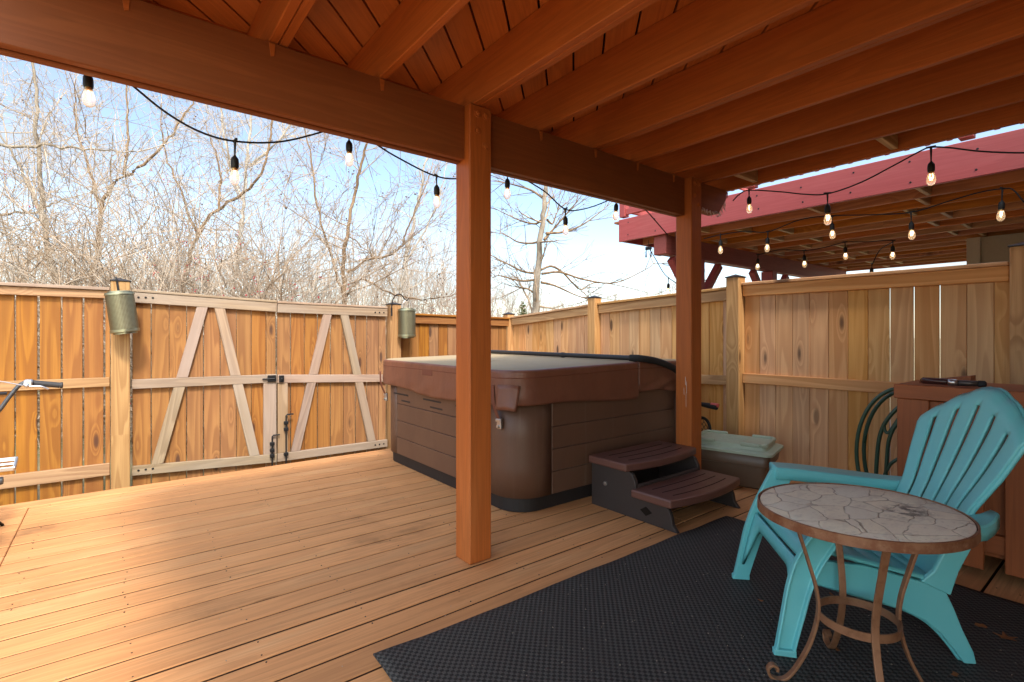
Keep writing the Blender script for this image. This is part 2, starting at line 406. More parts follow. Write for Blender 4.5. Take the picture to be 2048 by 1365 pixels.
b.box(1.594, 3.448, 2.262, 2.300, BZ0 + .002, BZ1 - .001, 'x', .004)
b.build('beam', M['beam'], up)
b = MB()
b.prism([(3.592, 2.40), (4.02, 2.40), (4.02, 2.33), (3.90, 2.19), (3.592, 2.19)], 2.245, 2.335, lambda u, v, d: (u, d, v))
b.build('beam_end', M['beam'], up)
# torn, frayed paint along the cut of the beam end
fr = MB()
for k in range(46):
    u = rnd.random(); p = Vector((3.90 + .115 * u, 2.242, 2.192 + .134 * u)) if k % 2 else Vector((3.62 + .26 * u, 2.240, 2.188 + rnd.uniform(-.004, .02)))
    d = Vector((rnd.uniform(-.4, .4), rnd.uniform(-.5, 0), -1)) * rnd.uniform(.012, .045)
    w_ = Vector((rnd.uniform(.002, .006), 0, rnd.uniform(-.002, .002)))
    fr.add([p - w_, p + w_, p + w_ * .5 + d, p - w_ * .5 + d], [(0, 1, 2, 3)])
M['flake'] = plain('torn_paint', (.55, .47, .42), .6)
fr.build('peeling_paint', M['flake'], up, solid=.0012)['kind'] = 'stuff'
jx = [-.41, .02, .50, .979, 1.475, 1.972, 2.441, 2.866, 3.295, 3.67, 4.047]
dbl = (.50, 1.475, 2.441)
for x in jx:
    b = MB(); b.box(x, x + .038, -1.95, 2.70, JZ0, JZ1, 'y', .004)
    if x in dbl: b.box(x + .0415, x + .078, -1.95, 2.70, JZ0 + .002, JZ1, 'y', .004)
    o = b.build('joist', M['stain'], up)
    q = MB(); q.prism([(-.012, 0), (.012, 0), (.008, -.05), (-.005, -.055)], -.002, .002, lambda u, v, d, x=x: (x + .012 + u, 2.2595 + d, 2.40 + v))
    q.build('hurricane_tie', M['stain'], o)
for (px_, py_) in ((1505, 363), (1790, 300)):
    q_ = gz(px_, py_, 2.42); b = MB(); b.box(3.71, 4.045, q_.y - .02, q_.y + .02, JZ0 + .012, JZ1 - .02, 'x'); b.build('blocking', M['block_pine'], up)  # brightness of these lit blocks is put into their pale colour
fl = MB()
for (px_, py_, ln_, wd_) in ((1371, 762, .035, .003), (1373, 775, .05, .0022), (1368, 783, .03, .002), (1372, 800, .06, .0016)):
    p_ = gX(px_, py_, 3.4485); fl.add([p_ + Vector((0, -wd_, -ln_)), p_ + Vector((0, wd_ * .4, -ln_ * .8)), p_ + Vector((0, wd_, ln_ * .7)), p_ + Vector((0, -wd_ * .3, ln_))], [(0, 1, 2, 3)])
fl.build('paint_scrape', M['flake'], up, solid=.0008)['kind'] = 'stuff'
b = MB(); b.box(-.45, 4.13, 2.702, 2.740, JZ0 - .004, 2.675, 'x', .004); b.build('rim_joist', M['stain'], up)
b = MB(); b.box(-.45, 4.13, -1.99, -1.952, JZ0 - .004, 2.675, 'x', .004); b.build('ledger', M['stain'], up)
# diagonal decking: boards run along (1,1), clipped to the deck outline
def clip(poly, f):
    out = []
    for i in range(len(poly)):
        a, c_ = poly[i], poly[(i + 1) % len(poly)]; fa, fc = f(a), f(c_)
        if fa >= 0: out.append(a)
        if fa * fc < 0: t_ = fa / (fa - fc); out.append((a[0] + (c_[0] - a[0]) * t_, a[1] + (c_[1] - a[1]) * t_))
    return out
b = MB(); s2 = math.sqrt(.5); x0_, x1_, y0_, y1_ = -.45, 4.14, -1.99, 2.76
kk = -60
while kk < 60:
    o0 = kk * .150 + .011; o1 = (kk + 1) * .150; kk += 1
    P = lambda al, ac: (al * s2 - ac * s2, al * s2 + ac * s2)
    poly = [P(-9, o0), P(9, o0), P(9, o1), P(-9, o1)]
    for f in (lambda p: p[0] - x0_, lambda p: x1_ - p[0], lambda p: p[1] - y0_, lambda p: y1_ - p[1]):
        poly = clip(poly, f)
        if len(poly) < 3: break
    if len(poly) < 3: continue
    n = len(poly); zz = JZ1 + .002
    V = [(p[0], p[1], zz) for p in poly] + [(p[0], p[1], zz + .025) for p in poly]
    G = [((p[0] + p[1]) * s2, (p[1] - p[0]) * s2 - o0, 0) for p in poly] * 2
    b.add(V, [tuple(range(n))[::-1], tuple(range(n, 2 * n))] + [(i, (i + 1) % n, n + (i + 1) % n, n + i) for i in range(n)], G)
b.build('decking', M['ceil'], up)
b = MB(); b.box(-.46, 4.15, -2.0, 2.77, 2.672, 2.69, 'x', .001); b.build('gap_backing', M['dark_gap'], up)  # added dark sheet stopping light between the boards
# ------------------------------------------------------------------ own house wall (behind the camera)
t = NT('lap_siding'); o = t.obj(); q = t.mth('FRACT', t.mth('MULTIPLY', t.sep(o)[2], 1 / .15))
c = t.mix(t.ss(t.noise(o, 30, 4), .3, .8, 0, .3), (.42, .33, .22), (.34, .27, .18)); t.bump(q, .8, .012); M['siding'] = t.done(c, .6)
hw = empty('house_wall', (1, -2.0, -.46), 'tan sided rear wall of the house closing the covered patio', 'house wall')
b = MB(); b.box(-.5, 12.5, -2.25, -2.005, -.46, 5.6, 'x'); b.build('siding', M['siding'], hw)
# ------------------------------------------------------------------ fences
FY = 5.905     # front face of the rear fence rails; boards sit behind
def capm(mb, x, y, z, s=.06):
    mb.frame_box((x, y, z + .004), Vector((1, 0, 0)), Vector((0, 1, 0)), Vector((0, 0, 1)), s * 2.06, s * 2.06, .010, .002)
    mb.add([(x - s, y - s, z + .008), (x + s, y - s, z + .008), (x + s, y + s, z + .008), (x - s, y + s, z + .008), (x, y, z + .034)], [(0, 1, 4), (1, 2, 4), (2, 3, 4), (3, 0, 4)])
def fence_post(x, y, ztop, label, w_=.14, mat='post_wood', zb=-.46, grp='fence posts with dark caps'):
    e = empty('fence_post', (x, y, zb), label, 'fence post', grp)
    b = MB(); b.box(x - w_ / 2, x + w_ / 2, y - w_ / 2, y + w_ / 2, zb, ztop, 'z', .005); b.build('post', M[mat], e)
    b = MB(); capm(b, x, y, ztop, w_ / 2 + .006); b.build('cap', M['cap'], e)
    return e
def boards(mb, p0, p1, z0, zt0, zt1, wb=.14, gap=.006, th=.018, widths=None, gaps=None):
    """vertical boards standing on the line p0-p1 (front faces), tops following zt0..zt1"""
    p0, p1 = Vector(p0), Vector(p1); d = p1 - p0; Lh = d.length; d.normalize(); nrm = Vector((-d.y, d.x, 0)); s_ = 0; i = 0
    while s_ < Lh - .02:
        ww = min((widths[i % len(widths)] if widths else wb * rnd.uniform(.96, 1.03)), Lh - s_)
        a = p0 + d * s_; zt = zt0 + (zt1 - zt0) * (s_ + ww / 2) / Lh
        c_ = a + d * (ww / 2) + nrm * (th / 2 + rnd.uniform(0, .004)); h = zt - z0
        mb.frame_box((c_.x, c_.y, z0 + h / 2), Vector((0, 0, 1)), d, nrm, h, ww, th, .003)
        s_ += ww + (gaps[i % len(gaps)] if gaps else gap * rnd.uniform(.5, 1.6)); i += 1
# left bay of the rear fence (boards hung behind the rails)
e = empty('fence', (-1.5, FY, -.46), 'warm pine fence panel behind the bicycle, bright gaps between boards', 'fence', 'fence sections')
b = MB(); boards(b, (-2.95, FY + .04, 0), (-.03, FY + .04, 0), -.44, 1.585, 1.575, .134, .0105); b.build('board_panel', M['pine_warm'], e)
for (za, zb_) in ((1.53, 1.60), (.728, .812), (-.08, .03)):
    b = MB(); b.bar((-2.95, FY + .019, (za + zb_) / 2 + .012), (-.032, FY + .019, (za + zb_) / 2 - .0), .038, zb_ - za, b=.004); b.build('rail', M['post_warm'], e)
b = MB(); b.bar((-2.95, FY + .03, 1.633), (-.032, FY + .03, 1.616), .11, .028, b=.004); b.build('cap_board', M['pine_grey'], e)
fence_post(.045, FY + .03, 1.69, 'fence post under the left cylinder lantern, beside the bicycle', mat='post_warm')
# the gate: two leaves with weathered bracing
def leaf(x0, x1, zt, zm, zb_, br, label):
    (ta0, ta1), (ma0, ma1), (ba0, ba1) = zt, zm, zb_
    e = empty('gate_leaf', ((x0 + x1) / 2, FY, -.3), label, 'gate', 'gate leaves')
    b = MB(); boards(b, (x0 + .006, FY + .042, 0), (x1 - .004, FY + .042, 0), ba0 - .16, ta0 - .01, ta1 - .01, .139, .006); b.build('board_panel', M['pine_warm'], e)
    Lx = lambda z0, z1, h: (b.bar((x0, FY + .019, z0), (x1, FY + .019, z1), .038, h, b=.004))
    for (za, zb2, h) in ((ta0 - .05, ta1 - .05, .098), (ma0, ma1, .089), (ba0, ba1, .089)):
        b = MB(); Lx(za, zb2, h); b.build('rail', M['pine_grey'], e)
    for (za, zb2) in ((ta0 - .05, ta1 - .05), (ba0, ba1)):
        for k in range(3):
            xx = (x0 + .05 + .055 * k) if x0 < 1 else (x1 - .05 - .055 * k)
            q = MB(); q.lathe([(.0001, .006), (.008, .005), (.010, 0)], (xx, FY - .001, (za if x0 < 1 else zb2)), (0, -1, 0), 8); q.build('screw', M['black_metal'], e)
    b = MB(); b.bar((x0, FY + .03, ta0 + .013), (x1, FY + .03, ta1 + .013), .075, .024, b=.004); b.build('cap_board', M['pine_grey'], e)
    for (xt, xb) in br:                     # each brace meets the middle rail and carries on below it
        for (za, zb2, seg) in ((None, None, 0), (None, None, 1)):
            zt_ = ta0 + (ta1 - ta0) * (xt - x0) / (x1 - x0) - .100; zb3 = ba0 + (ba1 - ba0) * (xb - x0) / (x1 - x0) + .046
            xm = (xt + xb) / 2; zm_ = ma0 + (ma1 - ma0) * (xm - x0) / (x1 - x0)
            fx = lambda z: xb + (xt - xb) * (z - zb3) / (zt_ - zb3)
            za, zb2 = (zm_ + .046, zt_) if seg == 0 else (zb3, zm_ - .046)
            hw_ = .047
            poly = [(fx(za) - hw_, za), (fx(za) + hw_, za), (fx(zb2) + hw_, zb2), (fx(zb2) - hw_, zb2)]
            b = MB(); n = 4
            V = [(u, FY + .003, v) for u, v in poly] + [(u, FY + .041, v) for u, v in poly]
            dr = Vector((fx(1) - fx(0), 0, 1)).normalized(); G = [(Vector((u, 0, v)).dot(dr), u - fx(v), d_) for d_ in (0, .038) for (u, v) in poly]
            b.add(V, [(0, 1, 2, 3), (7, 6, 5, 4)] + [(i, 4 + i, 4 + (i + 1) % 4, (i + 1) % 4) for i in range(4)], G)
            b.build('brace', M['pine_grey'], e, bevel=.003)
    return e
g1 = leaf(.128, 1.386, (1.60, 1.545), (.738, .728), (-.07, -.135), ((.693, .324), (.846, 1.169)), 'left gate leaf with two grey braces, joining the post beside the bicycle')
g2 = leaf(1.394, 2.662, (1.54, 1.522), (.722, .662), (-.135, -.140), ((1.931, 1.582), (2.128, 2.465)), 'right gate leaf with two grey braces, beside the hot tub')
b = MB(); b.box(1.255, 1.382, FY + .004, FY + .038, -.09, .682, 'z', .004); b.build('stile', M['pine_grey'], g1)
b = MB(); b.box(1.398, 1.50, FY + .004, FY + .038, -.09, .67, 'z', .004); b.build('stile', M['pine_grey'], g2)
b = MB(); b.box(1.29, 1.375, FY - .022, FY - .001, .695, .765, 'x', .006); b.tube([(1.24, FY - .014, .728), (1.36, FY - .026, .728)], .008, 8)
b.box(1.405, 1.455, FY - .026, FY - .001, .685, .76, 'x', .006); b.lathe([(.0001, .04), (.014, .036), (.014, 0)], (1.43, FY - .001, .72), (0, -1, 0), 12)
b.build('latch', M['black_metal'], g1)
for gg, x, zt_, s_ in ((g1, 1.335, .12, 1), (g2, 1.475, .33, 1)):
    b = MB(); b.tube([(x + .075 * s_, FY - .02, zt_), (x + .012, FY - .02, zt_), (x, FY - .02, zt_ - .012), (x, FY - .02, -.26)], .008, 8)
    for z in (zt_ - .09, zt_ - .16, -.10): b.box(x - .022, x + .022, FY - .034, FY - .0, z - .018, z + .018, 'x', .004)
    b.build('drop_rod', M['black_metal'], gg)
fence_post(2.755, FY + .03, 1.575, 'fence post right of the gate, beside the right cylinder lantern', mat='post_warm')
# rear fence behind the tub and the three bays of the right fence
def rail_panel(p0, p1, zt0, zt1, label, mat, railmat, zm0, zm1, gaps=None, n_side=1, zb=-.46, cap=True, wb=.14):
    """p0,p1: rail front line; boards behind it (nrm = left of p0->p1)"""
    p0, p1 = Vector(p0), Vector(p1); d = (p1 - p0).normalized(); nrm = Vector((-d.y, d.x, 0))
    mid = (p0 + p1) / 2
    e = empty('fence', (mid.x, mid.y, zb), label, 'fence', 'fence sections')
    off = nrm * .04
    b = MB(); boards(b, p0 + off, p1 + off, zb + .03, zt0 - .02, zt1 - .02, wb, .004, gaps=gaps); b.build('board_panel', M[mat], e)
    up_ = Vector((0, 0, 1)); q = nrm * .02
    for (za, zc, h) in ((zt0 - .075, zt1 - .075, .10), (zm0, zm1, .089), (zm0 - .78, zm1 - .78, .089)):
        b = MB(); b.bar(p0 + q + up_ * za, p1 + q + up_ * zc, .038, h, b=.004); b.build('rail', M[railmat], e)
    if cap:
        b = MB(); b.bar(p0 + nrm * .035 + up_ * (zt0 - .011), p1 + nrm * .035 + up_ * (zt1 - .011), .115, .026, b=.004); b.build('cap_board', M[railmat], e)
    return e
rail_panel((2.83, FY, 0), (4.56, FY, 0), 1.475, 1.45, 'short fence panel behind the hot tub, between gate and far corner', 'pine_warm', 'pine_warm', .68, .66)
XR = 4.60
fence_post(4.60, 5.97, 1.50, 'corner fence post where rear and right fences meet', .12, 'post_wood')
# walking -Y with boards to the left of travel puts them on the far (+X) side
rail_panel((XR, 5.91, 0), (XR, 4.32, 0), 1.462, 1.575, 'farthest panel of the right fence, next to the corner behind the tub', 'pine_pale', 'post_wood', .63, .69, gaps=[.003, .004, .003, .010, .009, .008, .003, .003])
fence_post(4.60, 4.26, 1.645, 'fence post of the right fence seen beyond the hot tub lifter bar', .12, 'post_wood')
rail_panel((XR, 4.20, 0), (XR, 2.545, 0), 1.583, 1.655, 'middle panel of the right fence, behind the rear deck post', 'pine_pale', 'post_wood', .715, .765)
fence_post(4.60, 2.475, 1.735, 'tall fence post between middle and near panels, behind the storage tote', .125, 'post_wood')
rail_panel((XR, 2.41, 0), (XR, .62, 0), 1.682, 1.676, 'nearest pale fence panel, behind tote and cabinet, clear knots', 'pine_pale', 'pine_pale', .798, .80, gaps=[.002, .003, .002, .002, .003, .002, .003, .006, .0055, .006, .003, .002, .002])
fence_post(4.60, .545, 1.765, 'fence post at right edge of the photo, above the cabinet', .13, 'post_wood')
rail_panel((XR, .47, 0), (XR, -2.0, 0), 1.68, 1.68, 'fence panel running on towards the house, beyond the right edge', 'pine_pale', 'pine_pale', .80, .80)
# ------------------------------------------------------------------ cylinder lanterns
t = NT('perforated_metal'); g = t.obj(); sp = t.sep(g)
ang = t.mth('ARCTAN2', sp[1], sp[0]); cmb = t.n('ShaderNodeCombineXYZ'); t.l(t.mth('MULTIPLY', ang, .105), cmb.inputs[0]); t.l(sp[2], cmb.inputs[1])
dv = t.vor(cmb.outputs[0], 95, rnd_=0.0); hole = t.ss(dv, .42, .30)
c = t.mix(hole, (.22, .215, .14), (.07, .055, .03)); t.bump(hole, .5, .002); M['lantern'] = t.done(c, .38, .75)
M['lantern_rim'] = plain('lantern_rim_metal', (.26, .26, .18), .35, .8)
def lantern(px, py0, py1, Y, tilt, label):
    a = gY(px, py0, Y); h = a.z - gY(px, py1, Y).z
    e = empty('hanging_lantern', (0, 0, 0), label, 'lantern', 'cylinder lanterns on the gate posts')
    e.location = a; e.rotation_euler = (0, tilt, 0); ORG[e] = Vector((0, 0, 0))
    r = .105
    b = MB(); b.lathe([(r, -.01), (r, -h + .02)], n=40); b.build('body', M['lantern'], e, smooth=True, local=True)
    b = MB(); b.lathe([(.0001, .0), (r * .78, .0), (r * .8, -.012), (r * 1.03, -.014), (r * 1.05, -.022), (r * 1.05, -.034), (r * 1.005, -.036)], n=40)
    b.build('rim', M['lantern_rim'], e, smooth=True, local=True, auto=35)
    b = MB(); b.lathe([(r * 1.005, -h + .04), (r * 1.05, -h + .038), (r * 1.05, -h + .016), (r * 1.0, -h + .012), (r * .85, -h + .01), (r * .85, -h - .004), (.0001, -h - .004)], n=40)
    b.build('rim', M['lantern_rim'], e, smooth=True, local=True, auto=35)
    return e, h
l1, h1 = lantern(238, 583, 668, 5.74, R_(-7), 'perforated cylinder lantern tilted on the left gate post')
b = MB(); b.tube([(0, .03, .0), (0, .03, .10), (-.005, .06, .13), (-.005, .10, .115), (-.005, .12, .06), (-.005, .12, -.02)], .006, 8); b.build('hook', M['black_metal'], l1, local=True)
l2, h2 = lantern(814, 617, 676, 5.80, R_(0), 'perforated cylinder lantern hanging upright from a hook beside the right gate post')
b = MB(); b.tube(cr([(-.19, .03, -.10), (-.19, .02, .06), (-.15, .0, .155), (-.08, 0, .165), (-.03, 0, .11), (0, 0, .095), (.02, 0, .125)], 5), .007, 8)
b.tube([(-.19, .03, -.1), (-.19, .035, .0)], .011, 8); b.build('hook', M['black_metal'], l2, local=True)
b = MB(); b.tube(cr([(-.07, 0, -.01), (-.05, 0, .07), (0, 0, .10), (.05, 0, .07), (.07, 0, -.01)], 5), .003, 6); b.build('handle', M['steel'], l2, local=True)
# ------------------------------------------------------------------ hot tub
TX0, TX1, TY0, TY1 = 2.07, 4.12, 2.60, 4.69
def rrect(x0, x1, y0, y1, r, n=8):
    P = []
    for (cx, cy, a0) in ((x1 - r, y1 - r, 0), (x0 + r, y1 - r, 90), (x0 + r, y0 + r, 180), (x1 - r, y0 + r, 270)):
        for k in range(n + 1):
            a = R_(a0 + 90 * k / n); P.append((cx + r * math.cos(a), cy + r * math.sin(a)))
    return P
def dense(P, step=.05):
    out = []
    for i in range(len(P)):
        a, c_ = Vector(P[i]), Vector(P[(i + 1) % len(P)]); n = max(1, int((c_ - a).length / step))
        for k in range(n): out.append(tuple(a + (c_ - a) * (k / n)))
    return out
tub = empty('hot_tub', ((TX0 + TX1) / 2, (TY0 + TY1) / 2, 0), 'brown square hot tub with tan topped vinyl cover', 'hot tub')
t = NT('tub_resin'); o = t.obj(); n1 = t.noise(t.vs(o, (1, 1, 14)), 40, 4, .6); n2 = t.noise(o, 3, 5, .65); n3 = t.noise(t.vs(o, (14, 14, .8)), 1, 5, .65)
c = t.mix(t.ss(n2, .35, .7, 0, .4), (.125, .064, .040), (.095, .050, .033)); c = t.mix(t.ss(n3, .58, .75, 0, .35), c, (.21, .145, .105)); t.bump(n1, .18, .001); M['tub_body'] = t.done(c, t.mth('MULTIPLY_ADD', n2, .25, .33), spec=.45)
M['tub_skirt'] = plain('tub_black_base', (.018, .015, .015), .6, 0, .4, 40)
t = NT('brown_vinyl'); o = t.obj(); n1 = t.noise(o, 7, 5, .55); n2 = t.noise(o, 300, 2, .5); n3 = t.noise(t.vs(o, (9, 9, 2)), 1, 5, .6)
c = t.mix(t.ss(n3, .4, .7, 0, .5), (.185, .070, .041), (.135, .052, .033)); c = t.mix(t.ss(n1, .6, .8, 0, .25), c, (.26, .13, .09)); t.bump(t.mth('ADD', t.mth('MULTIPLY', n1, 1.0), t.mth('MULTIPLY', n2, .06)), .5, .012); M['vinyl'] = t.done(c, t.mth('MULTIPLY_ADD', n3, .25, .30), spec=.5)
M['vinyl_tan'] = plain('tan_vinyl', (.38, .295, .18), .65, 0, .15, 9, .14, .05)
M['seam'] = plain('brown_webbing', (.16, .06, .038), .8, 0, .2, 90)
def tlabel(b, n): return b
b = MB(); b.prism(rrect(TX0 + .02, TX1 - .02, TY0 + .02, TY1 - .02, .20), .0, .085); b.build('base_skirt', M['tub_skirt'], tub, bevel=.006)
b = MB(); b.prism(rrect(TX0 + .008, TX1 - .008, TY0 + .008, TY1 - .008, .22), .085, .80); b.build('shell', M['tub_skirt'], tub)
# corner panels (quarter rounds) and slat panels between them
def corner_panel(cx, cy, a0):
    r, q = .22, .085
    pts = []
    for k in range(13): a = R_(a0 + 90 * k / 12); pts.append((cx + r * math.cos(a), cy + r * math.sin(a)))
    s0 = Vector((-math.sin(R_(a0)), math.cos(R_(a0)))); s1 = Vector((-math.sin(R_(a0 + 90)), math.cos(R_(a0 + 90))))
    pts = [(pts[0][0] - s0.x * q, pts[0][1] - s0.y * q)] + pts + [(pts[-1][0] + s1.x * q, pts[-1][1] + s1.y * q)]
    b = MB(); b.grid([[(p[0], p[1], z) for p in pts] for z in (.10, .3, .5, .78)]); b.build('corner_panel', M['tub_body'], tub, smooth=True, solid=.006)
r = .22
corner_panel(TX1 - r, TY1 - r, 0); corner_panel(TX0 + r, TY1 - r, 90); corner_panel(TX0 + r, TY0 + r, 180); corner_panel(TX1 - r, TY0 + r, 270)
zs = [(.10, .253), (.256, .408), (.411, .563), (.566, .78)]
b = MB()
for (za, zb_) in zs: b.box(TX0 - .003, TX0 + .012, TY0 + .31, TY1 - .31, za, zb_, 'y', .0035)
lp = b.build('side_panel', M['tub_body'], tub)
for (py, pz, L_) in ((4.30, .655, .30), (4.20, .600, .17), (3.72, .655, .30), (3.65, .600, .20), (3.2, .655, .3)):
    v = MB(); v.box(TX0 - .0045, TX0 - .0005, py - L_ / 2, py + L_ / 2, pz - .007, pz + .007, 'y', .0015); v.build('vent_slot', M['tub_skirt'], lp)
b = MB()
for (za, zb_) in zs: b.box(TX0 + .31, TX1 - .31, TY0 - .003, TY0 + .012, za, zb_, 'x', .0035)
b.build('side_panel', M['tub_body'], tub)
b = MB()
for (za, zb_) in zs: b.box(TX1 - .012, TX1 + .003, TY0 + .31, TY1 - .31, za, zb_, 'y', .0035)
b.build('side_panel', M['tub_body'], tub)
b = MB()
for (za, zb_) in zs: b.box(TX0 + .31, TX1 - .31, TY1 - .012, TY1 + .003, za, zb_, 'x', .0035)
b.build('side_panel', M['tub_body'], tub)
# cover: two foam halves, folded along x = 3.29, with hanging skirt
FX = 3.29
def cover_half(x0, x1, rl, rr):
    P = []
    for (cx, cy, a0, r) in ((x1 - rr, TY1 + .06 - rr, 0, rr), (x0 + rl, TY1 + .06 - rl, 90, rl), (x0 + rl, TY0 - .03 + rl, 180, rl), (x1 - rr, TY0 - .03 + rr, 270, rr)):
        for k in range(9): a = R_(a0 + 90 * k / 8); P.append((cx + r * math.cos(a), cy + r * math.sin(a)))
    return dense(P, .045)
def top_z(x): return .962 + .022 * (1 - abs(x - FX) / 1.3)
def cover(x0, x1, rl, rr, wild, seed):
    P = cover_half(x0, x1, rl, rr); n = len(P); rr_ = random.Random(seed); ph = [rr_.uniform(0, 6.3) for _ in range(6)]
    cx, cy = (x0 + x1) / 2, (TY0 + TY1) / 2
    b = MB(); rows = []
    ins = lambda p, d: (p[0] + (cx - p[0]) * d / .9, p[1] + (cy - p[1]) * d / .9)
    rows.append([(ins(p, .03)[0], ins(p, .03)[1], top_z(p[0])) for p in P])
    for (d, dz) in ((.010, .002), (.002, .009), (0, .02), (0, .07), (0, .115)):
        rows.append([(ins(p, d)[0], ins(p, d)[1], top_z(p[0]) - dz) for p in P])
    slab = b
    s_ = 0; acc = []
    for i in range(n):
        acc.append(s_); s_ += (Vector(P[(i + 1) % n]) - Vector(P[i])).length
    for j in range(1, 9):
        f = j / 8; row = []
        for i, p in enumerate(P):
            a = acc[i]
            bulge = .004 * math.sin(f * 3.1) + .006 * f * math.sin(a * 5.1 + ph[0]) + wild * f * math.sin(a * 13 + ph[1] + 3 * f) * .5 + wild * .6 * math.sin(a * 21 + ph[2] + 7 * f) * f
            nx, ny = p[0] - cx, p[1] - cy; ln = math.hypot(nx, ny); hem = .715 + .018 * math.sin(a * 3.0 + ph[3]) + wild * .8 * math.sin(a * 6 + ph[4])
            z = (top_z(p[0]) - .115) * (1 - f) + hem * f
            row.append((p[0] + nx / ln * bulge, p[1] + ny / ln * bulge, z))
        rows.append(row)
    b.grid(rows, closed=True)
    body = b.build('cover', M['vinyl'], tub, smooth=True, solid=.004)
    t_ = MB(); ring = [(ins(p, .028)[0], ins(p, .028)[1], top_z(p[0]) + .0025) for p in P]; ring2 = [(ins(p, .014)[0], ins(p, .014)[1], top_z(p[0]) - .001) for p in P]
    rings = [ring2, ring]
    for d in (.25, .5, .7, .899):
        rings.append([(ins(p, d)[0], ins(p, d)[1], top_z(ins(p, d)[0]) + .0025 - .008 * math.sin(d * 3) + .002 * math.sin(p[1] * 7 + d * 9)) for p in P])
    t_.grid(rings, closed=True)
    t_.build('cover_top', M['vinyl_tan'], body, smooth=True)
    q = MB(); q.tube([(p[0], p[1], top_z(p[0]) - .052) for p in P] + [(P[0][0], P[0][1], top_z(P[0][0]) - .052)], .0042, 6, caps=False)
    q.build('piping', M['seam'], body)
cover(TX0 - .045, FX - .006, .21, .012, .006, 3); cover(FX + .006, TX1 + .03, .012, .21, .02, 8)
# straps, buckles, stitched tab, torn corner flap
def strap(p0, p1, nrm):
    b = MB(); p0, p1 = Vector(p0), Vector(p1); nrm = Vector(nrm)
    mid = (p0 + p1) / 2 + nrm * .022
    pts = cr([p0, mid, p1], 8)
    b.tube(pts, .019, 8, flat=.14); o = b.build('strap', M['seam'], tub, smooth=True)
    q = MB(); q.frame_box(p1 + nrm * .004, Vector((0, 0, 1)), nrm.cross(Vector((0, 0, 1))), nrm, .075, .045, .02, .004)
    q.frame_box(p1 + nrm * .012 + Vector((0, 0, .02)), Vector((0, 0, 1)), nrm.cross(Vector((0, 0, 1))), nrm, .02, .06, .016, .004)
    q.lathe([(.0001, .016), (.01, .014), (.012, 0)], p1 + nrm * .012 + Vector((0, 0, -.02)), nrm, 10)
    q.build('buckle', M['steel'], o)
strap((TX0 - .05, 2.80, .86), (TX0 - .012, 2.765, .60), (-1, 0, 0))
strap((TX0 - .045, 4.66, .85), (TX0 + .005, 4.63, .60), (-1, 0, 0))
b = MB()
fp = lambda a, r_, z: (TX0 + .165 + r_ * math.cos(R_(a)), TY0 + .18 + r_ * math.sin(R_(a)), z)
rows = []
for j in range(7):
    f = j / 6; rows.append([fp(188 + 46 * (i / 8) * (1 - .16 * f), .2165 + .012 * f + .004 * math.sin(i * 1.1 + f) * f + .022 * f * f * (i / 8) ** 2, .865 - .165 * f - .002 * math.sin(i)) for i in range(9)])
b.grid(rows); b.build('corner_flap', M['vinyl'], tub, smooth=True, solid=.004)
b = MB(); b.frame_box((TX0 - .045, 3.72, .892), Vector((0, 1, 0)), Vector((1, 0, 0)), Vector((0, 0, 1)), .17, .008, .05, .002); b.build('tab', M['seam'], tub)
# lifter: tube across the fold, foam elbow, arm down the front
b = MB(); b.tube([(FX + .0, TY1 + .05, 1.012), (FX, 3.3, 1.012), (FX, 2.62, 1.012)], .021, 12)
b.lathe([(.024, 0), (.025, .01), (.025, .03), (.024, .04)], (FX, 3.42, 1.012), (0, 1, 0), 14)
lo = b.build('cover_lifter', M['cap'], tub, smooth=True, auto=50)
b = MB(); b.tube(cr([(FX, 2.66, 1.012), (FX + .03, 2.58, 1.01), (FX + .18, 2.535, .985), (FX + .38, 2.52, .925), (FX + .52, 2.52, .84), (FX + .57, 2.525, .72)], 6), .028, 12); b.build('foam_sleeve', M['rubber'], lo, smooth=True)
b = MB(); b.tube(cr([(FX, TY1 + .03, 1.012), (FX + .05, TY1 + .08, 1.0), (FX + .35, TY1 + .085, .93), (FX + .57, TY1 + .08, .72)], 6), .02, 10); b.build('arm', M['cap'], lo, smooth=True)
for yy in (2.525, TY1 + .075): b = MB(); b.box(FX + .52, FX + .62, yy - .03, yy + .03, .50, .72, 'z', .006); b.build('bracket', M['cap'], lo)
# ------------------------------------------------------------------ tub steps
st = empty('tub_steps', (3.05, 2.16, 0), 'two tread dark brown plastic steps in front of the hot tub', 'steps')
M['tread'] = plain('brown_tread_resin', (.12, .052, .040), .38, 0, .5, 60, .12, .1)
M['step_side'] = plain('dark_step_resin', (.035, .026, .024), .5, 0, .45, 60, .12, .1)
SX0, SX1 = 2.67, 3.42
side = [(1.80, 0), (2.50, 0), (2.50, .30), (2.17, .30), (2.14, .285), (2.115, .235), (2.105, .16), (2.09, .145), (1.90, .145), (1.865, .13), (1.845, .09), (1.835, .04)]
for (xa, xb) in ((SX0, SX0 + .03), (SX1 - .03, SX1)):
    b = MB(); b.prism(side, xa, xb, lambda u, v, d: (d, u, v)); so = b.build('side', M['step_side'], st, bevel=.005)
    q = MB(); q.prism([(1.985, .075), (2.03, .105), (2.075, .075), (2.03, .045)], xa - .0025 if xa == SX0 else xb + .0025, xa + .004 if xa == SX0 else xb - .004, lambda u, v, d: (d, u, v)); q.build('hand_hole', M['dark_gap'], so)
    if xa == SX0:
        q = MB(); q.lathe([(.0001, .012), (.014, .01), (.016, 0)], (xa, 2.37, .175), (-1, 0, 0), 12); q.build('screw_cap', M['steel'], so)
b = MB(); b.box(SX0 + .03, SX1 - .03, 2.46, 2.49, .02, .29, 'x', .004); b.box(SX0 + .03, SX1 - .03, 2.11, 2.13, .16, .22, 'x', .004); b.build('back_panel', M['step_side'], st)
